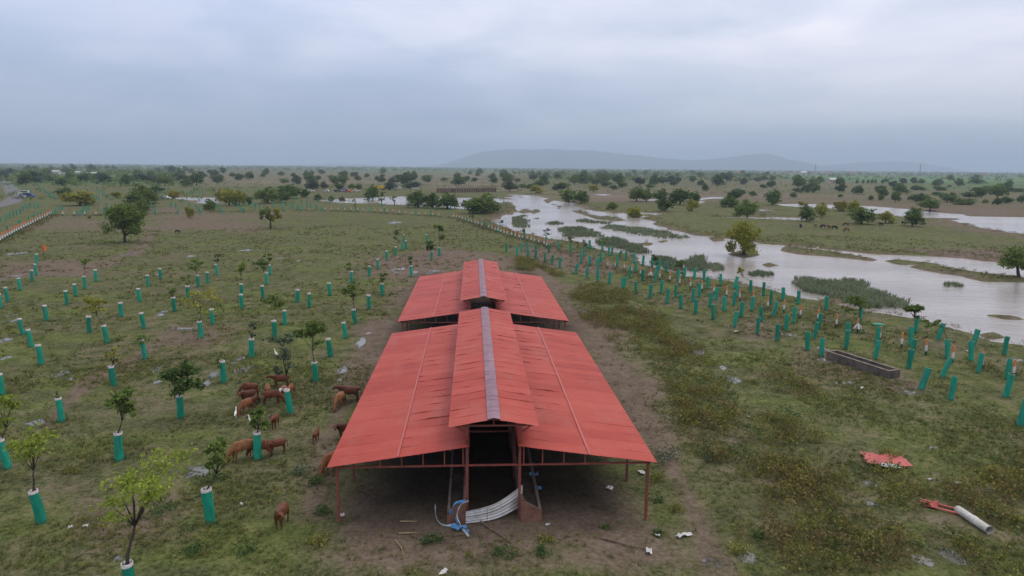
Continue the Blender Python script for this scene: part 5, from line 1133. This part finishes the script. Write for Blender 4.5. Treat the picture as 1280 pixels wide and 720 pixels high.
# reed beds in the river: every clump by itself
def reeds(px, lb, dens, hgt=1.1):
    P = poly_g(px, WATER_Z); xs = [q[0] for q in P]; ys = [q[1] for q in P]
    area = (max(xs) - min(xs)) * (max(ys) - min(ys)); n = int(min(3800, area * dens * .7)); r2 = np.random.RandomState(int(px[0][0] * 3 + px[0][1]))
    X, Y = r2.uniform(min(xs), max(xs), n), r2.uniform(min(ys), max(ys), n)
    k = sdist(X, Y, P, 5) + (fbm(X * .25, Y * .25, 3) - .5) * min(7, area ** .5 * .3) + r2.exponential(.8, n) * min(1, area / 150) < .4; X, Y = X[k], Y[k]
    hh = hgt * .62 * (.35 + 1.1 * fbm(X * .2 + 5, Y * .2, 3)); VV, FF, m_ = [], [], 0
    T_ = [tuft(7, .5, 1.0, .07, r2) for _ in range(6)]
    for x, y, h_ in zip(X, Y, hh):
        V_, F_ = T_[r2.randint(6)]; VV.append(V_ * np.array([1, 1, h_]) + np.array([x - X[0], y - Y[0], WATER_Z - .05])); FF.append(F_ + m_); m_ += len(V_)
    o = obj_np('reed_bed', np.concatenate(VV), np.concatenate(FF), M['reed']); o.location = (X[0], Y[0], 0)
    return tag(o, lb, 'reeds', 'reed beds in the river')
reeds([(988, 355), (1005, 348), (1030, 352), (1060, 350), (1085, 356), (1128, 378), (1125, 386), (1090, 385), (1050, 374), (1010, 366)], 'largest grey green reed bed, nearest the right bank below the water', 9, 1.4)
reeds([(855, 334), (862, 324), (880, 322), (886, 334), (884, 339), (862, 339)], 'dense reed bed in the river left of the yellow crowned tree', 9, 1.5)
reeds([(890, 333), (897, 331), (901, 337), (892, 340)], 'small reed clump just right of the dense reed bed', 9, 1.2)
reeds([(808, 328), (822, 322), (845, 325), (858, 335), (850, 339), (826, 335)], 'reed bed along the near bank behind the green guards', 8, 1.3)
reeds([(745, 304), (752, 298), (775, 300), (800, 307), (811, 314), (800, 319), (775, 312), (756, 309)], 'long reed bed at the river bend beside the near bank', 6, 1.3)
reeds([(699, 290), (704, 284), (725, 285), (752, 293), (755, 297), (735, 296), (712, 296)], 'reed bed upstream of the bend near the fence end', 6, 1.2)
reeds([(749, 286), (765, 282), (800, 285), (840, 292), (862, 297), (855, 299), (825, 297), (785, 291)], 'long narrow reed strip in midstream', 4, 1.2)
reeds([(680, 280), (695, 277), (705, 280), (690, 282)], 'short reed tuft in midstream upstream', 6, 1.0)
reeds([(640, 281), (640, 271), (655, 270), (662, 276), (660, 284), (650, 285)], 'upstream reed bed at the near bank behind the sheds', 4, 1.1)
reeds([(718, 276), (730, 274), (744, 277), (765, 278), (760, 280), (735, 279)], 'reed strip beside the upstream mud bar', 4, 1.0)
reeds([(1182, 357), (1190, 354), (1202, 357), (1192, 360.5)], 'tiny reed tuft alone on open water at right', 8, .9)
reeds([(936, 343), (948, 340), (966, 343), (960, 346), (940, 346)], 'low reed tuft below the yellow crowned tree', 8, 1.1)
# ------------------------------------------------------------------ cattle, egrets
def skin_mesh(name, V_, E_, R_, sub=2):
    me = bpy.data.meshes.new(name); me.from_pydata(V_, E_, []); o = bpy.data.objects.new(name, me); C.objects.link(o)
    with bpy.context.temp_override(object=o, active_object=o, mesh=me): bpy.ops.mesh.customdata_skin_add()
    md = o.modifiers.new('skin', 'SKIN'); md.use_smooth_shade = True
    for i, r in enumerate(R_):
        sv = me.skin_vertices[0].data[i]; sv.radius = r if isinstance(r, tuple) else (r, r); sv.use_root = (i == 0)
    ms = o.modifiers.new('sub', 'SUBSURF'); ms.levels = sub; ms.render_levels = sub
    dg = bpy.context.evaluated_depsgraph_get(); dg.update()
    out = bpy.data.meshes.new_from_object(o.evaluated_get(dg)); out.name = name
    bpy.data.objects.remove(o); bpy.data.meshes.remove(me)
    out.polygons.foreach_set('use_smooth', [True] * len(out.polygons))
    return out
def cow_mesh(pose, seed):
    rnd = random.Random(seed)
    V_ = [(-.42, 0, .98), (0, 0, .93), (.38, 0, .97), (-.68, 0, 1.02)]
    R_ = [(.25, .27), (.27, .30), (.25, .29), (.17, .19)]
    E_ = [(0, 1), (1, 2), (0, 3)]
    if pose == 'graze': nk = [(.68, 0, .86), (.88, 0, .52), (.98, .0, .30), (1.06, 0, .09)]
    elif pose == 'turn': nk = [(.66, .08, 1.16), (.86, .26, 1.26), (.94, .42, 1.20), (1.0, .60, 1.02)]
    else: nk = [(.68, 0, 1.14), (.92, 0, 1.27), (1.08, 0, 1.20), (1.27, 0, 1.0)]
    i0 = len(V_); V_ += nk; R_ += [(.155, .18), (.105, .125), (.10, .115), (.065, .07)]
    E_ += [(2, i0), (i0, i0 + 1), (i0 + 1, i0 + 2), (i0 + 2, i0 + 3)]
    V_.append((.42, 0, 1.27)); R_.append(.085); E_.append((2, len(V_) - 1))                    # hump
    hd = i0 + 1; hv = Vector(V_[hd]); fwd = (Vector(V_[i0 + 3]) - hv).normalized(); side = fwd.cross(Vector((0, 0, 1))).normalized()
    for s_ in (-1, 1):                                                                             # drooping ears
        q = hv + side * .20 * s_ - Vector((0, 0, .07)); V_.append(tuple(hv + side * .1 * s_)); R_.append(.045); E_.append((hd, len(V_) - 1))
        V_.append(tuple(q)); R_.append(.03); E_.append((len(V_) - 2, len(V_) - 1))
    st = [rnd.uniform(-.12, .12) for _ in range(4)]
    for k, (sx, sy) in enumerate(((1, -1), (1, 1), (-1, -1), (-1, 1))):
        b_ = len(V_)
        if sx > 0:
            V_ += [(.40, .15 * sy, .72), (.40 + st[k] * .5, .155 * sy, .43), (.37 + st[k], .15 * sy, .12), (.40 + st[k], .15 * sy, .0)]; R_ += [.12, .062, .042, .055]; E_ += [(2, b_)]
        else:
            V_ += [(-.52, .16 * sy, .72), (-.64 + st[k] * .5, .165 * sy, .44), (-.58 + st[k], .16 * sy, .13), (-.55 + st[k], .16 * sy, .0)]; R_ += [.15, .06, .044, .055]; E_ += [(0, b_)]
        E_ += [(b_, b_ + 1), (b_ + 1, b_ + 2), (b_ + 2, b_ + 3)]
    b_ = len(V_); V_ += [(-.86, 0, .98), (-.90, .02, .7), (-.88, .03, .38)]; R_ += [.035, .022, .032]; E_ += [(3, b_), (b_, b_ + 1), (b_ + 1, b_ + 2)]
    return skin_mesh('cow', V_, E_, R_), hv, fwd, side
mt, nt, b = new_mat('cow_hide'); M['hide'] = mt
oc = nt.nodes.new('ShaderNodeObjectInfo').outputs['Color']; pos = coords(nt)
sp = N(nt, 'ShaderNodeSeparateXYZ'); nt.links.new(pos, sp.inputs[0])
f = noise_n(nt, pos, 3.2, 5, .6)
col = mix_n(nt, ramp_n(nt, f, [(.35, .55), (.65, 0)]), oc, (.035, .015, .010))
leg = math_n(nt, 'ADD', math_n(nt, 'MULTIPLY', sp.outputs[2], -2.6), math_n(nt, 'MULTIPLY', f, 1.3))
col = mix_n(nt, ramp_n(nt, leg, [(.0, 0), (.6, .65)]), col, (.06, .038, .028))         # darker shanks and hooves
nt.links.new(col, b.inputs['Base Color']); setin(b, Roughness=.65); b.inputs['Specular IOR Level'].default_value = .25
mt, nt, b = new_mat('white_faced_hide'); M['hide_wf'] = mt
pos = coords(nt); sp = N(nt, 'ShaderNodeSeparateXYZ'); nt.links.new(pos, sp.inputs[0])
k = math_n(nt, 'ADD', sp.outputs[0], math_n(nt, 'MULTIPLY', noise_n(nt, pos, 5, 3), .3))
nt.links.new(ramp_n(nt, k, [(.86, (.22, .075, .03)), (.95, (.5, .46, .42))]), b.inputs['Base Color']); setin(b, Roughness=.7)
M['horn'] = worn('horn', (.10, .085, .07), (.22, .19, .15), 8, .5, .05)
COWS = [cow_mesh('stand', 1), cow_mesh('graze', 2), cow_mesh('turn', 3), cow_mesh('graze', 4)]
def horns(mesh_data, root):
    _, hv, fwd, side = mesh_data
    for s_ in (-1, 1):
        a_ = hv + side * .07 * s_ + Vector((0, 0, .08)) - fwd * .04
        mb = MB(); mb.tube([a_, a_ + side * .10 * s_ + Vector((0, 0, .08)), a_ + side * .12 * s_ + Vector((0, 0, .20)) - fwd * .05], [.026, .02, .006], 6); mb.build('horn', M['horn'], root, True)
def cow(px, py, face, variant, color, lb, size=1.0, hn=True, mat_='hide', name='cow', cat='cow', grp='brown cattle left of the near shed'):
    md = COWS[variant]; me = md[0]
    if mat_ == 'hide_wf': me = me.copy()
    if not me.materials or mat_ == 'hide_wf': me.materials.clear(); me.materials.append(M[mat_])
    o = bpy.data.objects.new(name, me); C.objects.link(o); o.color = (*color, 1)
    p = gnd(px, py); o.location = (p[0], p[1], float(ground_z(np.array([p[0]]), np.array([p[1]]))[0])); o.rotation_euler = (0, 0, math.radians(face)); o.scale = (size * .82,) * 3
    if hn: horns(md, o)
    return tag(o, lb, cat, grp)
# face: 0 = towards the right of the photo, 90 = away, 180 = left, 270 = towards the camera
RB, OB, DB, TN = (.15, .042, .018), (.24, .085, .030), (.115, .034, .017), (.30, .13, .052)
cow(351, 484, 200, 0, RB, 'red brown cow at the back of the herd facing left', .95)
cow(354.5, 499, 275, 0, OB, 'brown cow with a white face looking to the camera', .9, True, 'hide_wf')
cow(335, 498, 110, 1, OB, 'orange brown cow seen from behind in the herd middle', .95)
cow(341, 506, 5, 1, RB, 'red brown cow grazing sideways in front of the white faced one', 1.0)
cow(364, 494, 85, 1, OB, 'orange brown calf half hidden by the green guard in the herd', .75, False)
cow(312.5, 495, 185, 1, RB, 'red brown cow at the left rear of the herd, head down left', .95)
cow(310, 505, 230, 2, DB, 'dark brown cow in the middle of the left cluster', .95)
cow(307.5, 517, 255, 1, OB, 'orange brown cow grazing lowest in the left cluster', .95)
cow(319, 507, 80, 1, DB, 'dark calf at the right side of the left cluster', .7, False)
cow(344, 535, 275, 0, RB, 'red brown calf standing alone below the herd, head on', .78, False)
cow(424.5, 510, 262, 1, TN, 'tan cow facing the camera beside the near shed roof', 1.05)
cow(437, 502, 188, 0, DB, 'dark red cow behind the tan one by the near shed roof', 1.1)
cow(395.5, 551, 88, 0, RB, 'small dark red calf seen end on between herd and shed', .62, False)
cow(432, 548, 215, 2, DB, 'dark red cow partly behind the near shed roof edge', .95)
cow(302.5, 575, 232, 1, TN, 'tan orange cow grazing left of a green guard', 1.1)
cow(327, 571, 182, 1, RB, 'red brown cow half hidden behind the guard below the herd', .95)
cow(346, 567, 215, 2, RB, 'red brown cow turning its head, right of the guard below the herd', .85)
cow(413, 590, 250, 1, OB, 'orange brown cow at the left eave corner of the near shed', 1.05)
cow(352, 658, 268, 2, (.17, .06, .024), 'reddish brown cow alone at the bottom, left of the near shed', .98)
BK = (.012, .012, .013)
for x, y, f_, v_, c_, lb in ((1000.5, 285, 80, 0, BK, 'black buffalo farthest left across the river, end on'), (1028.5, 285.5, 180, 1, BK, 'black buffalo grazing left of a pair across the river'), (1043, 287, 5, 1, BK, 'black buffalo on the right of the brown cow across the river'), (1036, 286.5, 100, 0, RB, 'brown cow between the two black buffaloes across the river'),
    (1019, 284.5, 90, 0, TN, 'tan cow left of the black pair across the river'), (1057, 283, 170, 1, DB, 'dark cow just behind the black pair across the river'), (1101, 283, 200, 0, BK, 'black buffalo standing under the thin pale tree across the river'), (1129, 281.5, 185, 2, BK, 'black buffalo at the foot of the tall dark tree across the river'),
    (222, 291.5, 10, 1, BK, 'tiny black animal grazing right of the big left field tree'), (112, 274, 85, 0, BK, 'tiny black animal by the far left fence'), (1058, 290, 180, 1, OB, 'reddish cow lowest on the grass across the river')):
    cow(x, y, f_, v_, c_, lb, 1.15 if x > 900 else .8, False, grp='grazing animals far off')
M['egret'] = worn('egret_white', (.70, .69, .66), (.85, .84, .82), 4, .7, 0)
V_ = [(0, 0, .34), (-.16, 0, .30), (-.27, 0, .24), (.10, 0, .42), (.13, 0, .56), (.19, 0, .62), (.03, .03, .2), (.02, .03, 0), (.03, -.03, .2), (.02, -.03, 0)]
EG = skin_mesh('egret', V_, [(0, 1), (1, 2), (0, 3), (3, 4), (4, 5), (0, 6), (6, 7), (0, 8), (8, 9)], [(.075, .085), .05, .015, .035, .022, .026, .013, .009, .013, .009], 2); EG.materials.append(M['egret'])
M['beak'] = worn('beak_yellow', (.5, .3, .05), (.6, .38, .08), 4, .5, 0)
for x, y, f_, lb in ((295, 523.5, 100, 'white egret standing left of the herd'), (313.7, 534, 150, 'white egret beside the broad leaved sapling below the herd'), (345, 446.5, 140, 'white egret above the herd by the pale tree'), (1022, 311.5, 20, 'white egret on the spit across the river')):
    o = bpy.data.objects.new('egret', EG); C.objects.link(o); p = gnd(x, y); o.location = (p[0], p[1], float(ground_z(np.array([p[0]]), np.array([p[1]]))[0])); o.rotation_euler = (0, 0, math.radians(f_)); o.scale = (1.15,) * 3
    mb = MB(); mb.tube([(.20, 0, .62), (.31, 0, .60)], [.012, .003], 5); mb.build('beak', M['beak'], o); tag(o, lb, 'egret', 'white egrets')
# ------------------------------------------------------------------ vehicles, houses, masts far off
M['glass'] = worn('dark_glass', (.02, .025, .03), (.05, .055, .06), 2, .15, 0)
def paint_mat(nm, c): M[nm] = worn(nm, tuple(x * .8 for x in c), c, 1.5, .4, 0); return M[nm]
paint_mat('paint_white', (.62, .62, .62)); paint_mat('paint_blue', (.03, .05, .20)); paint_mat('paint_yellow', (.62, .40, .02)); paint_mat('paint_red', (.42, .05, .04)); paint_mat('paint_grey', (.2, .2, .21)); paint_mat('paint_lilac', (.30, .30, .52)); paint_mat('paint_dark', (.03, .03, .035))
def wheels(root, xs, w, r):
    for x in xs:
        for s_ in (-1, 1):
            mb = MB(); mb.tube([(x, s_ * (w - .09), r), (x, s_ * (w + .09), r)], r, 12); mb.build('wheel', M['black'], root, False)
def car(px, py, face, pm, lb, van=False):
    root = empty('van' if van else 'car', gnd(px, py), math.radians(face)); tag(root, lb, 'van' if van else 'car', 'vehicles parked far off')
    prof = [(-2, .35), (-2, .95), (-1.75, 1.4), (-1.2, 1.48), (.2, 1.46), (.9, .98), (1.85, .85), (2.05, .6), (2.05, .35)] if not van else [(-2.3, .4), (-2.3, 1.95), (-2.2, 2.1), (1.2, 2.1), (1.9, 1.25), (2.35, 1.05), (2.4, .4)]
    n = len(prof); w_ = .85; mb = MB(); mb.add([(x, s_ * w_ * (1 if z < 1 else .86), z) for s_ in (-1, 1) for x, z in prof], [tuple(range(n)), tuple(range(2 * n - 1, n - 1, -1))] + [(i, (i + 1) % n + 0, n + (i + 1) % n, n + i) for i in range(n)]); mb.build('body', M[pm], root)
    mb = MB(); za, zb = (1.02, 1.36) if not van else (1.35, 1.85)
    for s_ in (-1, 1): mb.box((-.4 if not van else -.3, s_ * w_ * .94, (za + zb) / 2), (1.9 if not van else 2.8, .16, zb - za))
    mb.build('window', M['glass'], root); wheels(root, (-1.3, 1.3) if not van else (-1.5, 1.5), w_, .34)
    return root
def truck(px, py, face, lb, body, cab, s=1.0):
    root = empty('truck', gnd(px, py), math.radians(face)); root.scale = (s,) * 3; tag(root, lb, 'truck', 'vehicles parked far off')
    mb = MB(); mb.box((-.9, 0, 1.75), (4.4, 2.1, 1.7)); mb.box((-.9, 0, 2.64), (4.5, 2.2, .1)); mb.build('cargo_box', M[body], root)
    mb = MB(); mb.box((2.25, 0, 1.5), (1.5, 2.0, 1.8)); mb.box((2.15, 0, 2.44), (1.2, 1.9, .12)); mb.build('cab', M[cab], root)
    mb = MB(); mb.box((3.02, 0, 1.85), (.06, 1.7, .7)); mb.build('windscreen', M['glass'], root)
    mb = MB(); mb.box((0, 0, .78), (6.2, .9, .2)); mb.build('chassis', M['paint_dark'], root)
    wheels(root, (-2.2, 2.2), .9, .48); return root
truck(474.5, 237.5, 175, 'yellow truck parked beyond the long pond', 'paint_yellow', 'paint_yellow', 1.15)
car(389, 240, 10, 'paint_white', 'white car leftmost in the line beyond the long pond'); car(407, 240, 170, 'paint_white', 'white car second in the line beyond the long pond')
car(422, 240, 5, 'paint_dark', 'dark car beyond the long pond, left of the lilac van'); car(432, 239.5, 5, 'paint_lilac', 'lilac van in the line beyond the long pond', True); car(435, 240.5, 0, 'paint_red', 'red car before the lilac van beyond the long pond')
car(442, 239.5, 5, 'paint_yellow', 'yellow van between dark trees beyond the long pond', True); car(446, 240, 5, 'paint_white', 'white car right of the yellow van beyond the long pond'); car(484, 236.5, 5, 'paint_white', 'white van left of the pale tree beyond the pond', True); car(497, 236.5, 5, 'paint_white', 'white van at the right end of the line beyond the pond', True); car(519, 237, 0, 'paint_white', 'white car before the pale loose tree beyond the pond')
car(30, 243.5, 200, 'paint_white', 'white van standing at the road bend', True); car(36, 247, 5, 'paint_blue', 'dark blue van right of the white one at the road bend', True); car(27, 248, 170, 'paint_grey', 'grey car below the white van at the road bend')
car(202, 249, 170, 'paint_grey', 'grey car left of two by the small left pond'); car(208, 249, 0, 'paint_white', 'white car right of two by the small left pond')
def motorbike(px, py, face, lb):
    root = empty('motorbike', gnd(px, py), math.radians(face)); tag(root, lb, 'motorbike', 'motorbikes on the road')
    for x in (-.62, .62):
        mb = MB(); mb.tube([(x + .26 * math.cos(t), 0, .31 + .26 * math.sin(t)) for t in np.linspace(0, 6.2832, 15)], .055, 6, False); mb.build('wheel', M['black'], root)
    mb = MB(); mb.tube([(-.62, 0, .31), (-.2, 0, .62), (.35, 0, .72), (.62, 0, .31)], .06, 6); mb.tube([(-.15, 0, .45), (.2, 0, .4)], .16, 8); mb.build('frame', M['paint_grey'], root)
    mb = MB(); mb.tube([(-.75, 0, .80), (-.1, 0, .76)], [.09, .13], 8); mb.build('seat', M['black'], root)
    mb = MB(); mb.tube([(-.05, 0, .78), (.35, 0, .86)], [.15, .12], 8); mb.build('fuel_tank', M['paint_red'], root)
    mb = MB(); mb.tube([(.35, -.34, 1.02), (.42, 0, .98), (.35, .34, 1.02)], .03, 6); mb.tube([(.42, 0, .98), (.60, 0, .4)], .035, 6); mb.build('handlebar', M['paint_grey'], root)
motorbike(17.5, 249, 190, 'motorbike on the road at the bend, left of two'); motorbike(22, 249.5, 170, 'motorbike on the road at the bend, right of two')

M['plaster'] = worn('pale_plaster', (.42, .40, .38), (.60, .58, .55), .8, .9, 0); M['plaster_pink'] = worn('pink_plaster', (.42, .30, .25), (.55, .42, .36), .8, .9, 0)
M['roof_tile'] = worn('red_tile_roof', (.28, .10, .07), (.38, .16, .11), 1, .9, 0); M['dark_open'] = worn('dark_opening', (.02, .02, .02), (.035, .03, .03), 1, .9, 0); M['tin'] = worn('tin_roof', (.33, .34, .36), (.46, .47, .49), .8, .5, 0)
hitems = []
def house(px, py, wpx, hm, roof, wall, look, face=0, lb=None):
    p = gnd(px, py); w_ = wpx * p[1] / FPX; d_ = w_ * .7
    root = empty('house', p, math.radians(face)); tag(root, lb or look, 'house', 'houses far off on the plain')
    mb = MB(); mb.box((0, d_ / 2, hm / 2 - .2), (w_, d_, hm + .4)); mb.build('wall', M[wall], root)
    if roof == 'flat':
        mb = MB(); mb.box((0, d_ / 2, hm + .12), (w_ + .4, d_ + .4, .24)); mb.build('roof', M['plaster'], root)
    else:
        mb = MB(); e_ = .4; mb.add([(-w_ / 2 - e_, -e_, hm), (w_ / 2 + e_, -e_, hm), (w_ / 2 + e_, d_ + e_, hm), (-w_ / 2 - e_, d_ + e_, hm), (-w_ / 2 - e_, d_ / 2, hm + d_ * .28), (w_ / 2 + e_, d_ / 2, hm + d_ * .28)], [(0, 1, 5, 4), (2, 3, 4, 5), (0, 4, 3), (1, 2, 5), (3, 2, 1, 0)]); mb.build('roof', M[roof], root)
    for k, x in enumerate((-.3, .0, .3)):
        mb = MB(); mb.box((x * w_, -.02, hm * (.36 if k == 1 else .52)), (w_ * .13, .10, hm * (.72 if k == 1 else .34))); mb.build('door' if k == 1 else 'window', M['dark_open'], root)
    if not lb: hitems.append((root, px, py, look))
for x, y, w_, hm, rf, wl, lk in ((59, 219, 5, 4, 'flat', 'plaster', 'low white'), (69, 219.5, 8, 5, 'tin', 'plaster', 'wide tin roofed white'), (78, 220, 5, 4, 'flat', 'plaster', 'low white'), (97, 219, 6, 4, 'tin', 'plaster', 'low tin roofed'), (106, 219.3, 5, 4, 'flat', 'plaster', 'low white'), (117, 219.8, 6, 3.5, 'tin', 'plaster', 'low tin roofed'), (39.5, 223, 6, 3, 'tin', 'plaster', 'small white roofed'), (69, 206.8, 4, 9, 'flat', 'plaster', 'far pale'),
    (904, 217.4, 10, 7, 'flat', 'plaster', 'long white'), (925, 217.6, 6, 7, 'roof_tile', 'plaster_pink', 'far pale'), (974, 217.6, 4, 9, 'flat', 'plaster', 'far white'), (984, 217.6, 4, 10, 'roof_tile', 'plaster_pink', 'far red roofed'), (992, 218.5, 5, 8, 'flat', 'plaster', 'far white'), (1000.5, 217, 4, 10, 'flat', 'plaster_pink', 'far pinkish'), (1005, 219, 7, 8, 'tin', 'plaster', 'wide far white'), (1031, 218.6, 5, 9, 'flat', 'plaster', 'far white'), (1036, 218, 4, 9, 'roof_tile', 'plaster_pink', 'far red roofed'), (1050, 218.8, 7, 9, 'flat', 'plaster', 'wide far white'), (1067, 218.8, 5, 9, 'roof_tile', 'plaster_pink', 'far red roofed'), (1104, 219.3, 8, 8, 'flat', 'plaster', 'wide far white'), (1144, 218.6, 4, 9, 'flat', 'plaster', 'far white'), (1206, 221.5, 5, 8, 'flat', 'plaster', 'far white'), (1232, 220.5, 4, 10, 'roof_tile', 'plaster_pink', 'far red roofed'), (848, 216.5, 4, 8, 'flat', 'plaster', 'far white'), (1170, 220, 4, 9, 'flat', 'plaster', 'far white'), (955, 217.6, 5, 8, 'flat', 'plaster', 'far white')):
    house(x, y, w_, hm, rf, wl, lk)
rank_labels(hitems, 'house')
house(1042, 229, 9, 4.5, 'tin', 'plaster_pink', '', lb='low hut with pink wall among dark shrubs on the green field')
# unfinished row of brick pillars beyond the pond
ra, rb = gnd(546, 241), gnd(620, 240); root = empty('brick_ruin', ra, math.atan2(rb[1] - ra[1], rb[0] - ra[0])); tag(root, 'long unfinished row of pale brick pillars with dark gaps beyond the pond', 'ruin')
L = float(np.linalg.norm(rb - ra)); M['brick_pale'] = worn('pale_brick', (.20, .125, .09), (.32, .21, .16), 1, .9, .1)
mb = MB(); mb.box((L / 2, .5, 1.2), (L, .25, 2.8)); mb.build('back_wall', worn('dark_brick', (.075, .058, .048), (.13, .10, .08), .7, .9, .1), root)
hrnd = random.Random(8); npil = 26
for i in range(npil):
    hh = hrnd.uniform(3.6, 4.6) if 4 < i else hrnd.uniform(2.8, 3.4)
    if i in (6, 7): continue
    mb = MB(); mb.box((L * i / (npil - 1), 0, hh / 2 - .3), (.55, .6, hh + .3)); mb.build('pillar', M['brick_pale'], root)
mb = MB(); mb.box((L * .88, 0, 3.7), (L * .22, .5, .4)); mb.build('lintel', M['brick_pale'], root)
# lattice masts
for x, pb, pt_, lb in ((1018.7, 217, 204.5, 'thin lattice mast left of two above the far village'), (1149.5, 219, 205, 'thin lattice mast right of two above the far treeline')):
    p = gnd(x, pb); hh = at_y(x, pt_, p[1])[2]; root = empty('lattice_mast', p); tag(root, lb, 'mast', 'far lattice masts'); w0, w1 = 1.9, .55
    for sx, sy in ((-1, -1), (1, -1), (1, 1), (-1, 1)):
        mb = MB(); mb.bar((sx * w0, sy * w0, -.3), (sx * w1, sy * w1, hh), .35); mb.build('leg', M['paint_grey'], root)
    mb = MB(); zs = np.linspace(0, hh, 11); wd = lambda z: w0 + (w1 - w0) * z / hh
    for a_, b_ in zip(zs[:-1], zs[1:]):
        for s_ in (-1, 1): mb.bar((-wd(a_), s_ * wd(a_), a_), (wd(b_), s_ * wd(b_), b_), .2); mb.bar((s_ * wd(a_), wd(a_), a_), (s_ * wd(b_), -wd(b_), b_), .2)
    mb.build('bracing', M['paint_grey'], root)
# red flag of a temple in the wood
p = gnd(747, 222); root = empty('temple_flag', p); tag(root, 'red flag on a tall pole above the far wood', 'flag'); hh = at_y(747, 214, p[1])[2]
mb = MB(); mb.tube([(0, 0, -.2), (0, 0, hh)], .25, 6); mb.build('pole', M['paint_white'], root)
mb = MB(); mb.grid(lambda u, v: (2.8 * u, .3 * math.sin(5 * u), hh - 4.5 * v * (1 - .3 * u) - .8 * u), 6, 6); o = mb.build('cloth', M['paint_red'], root); o.modifiers.new('thick', 'SOLIDIFY').thickness = .05
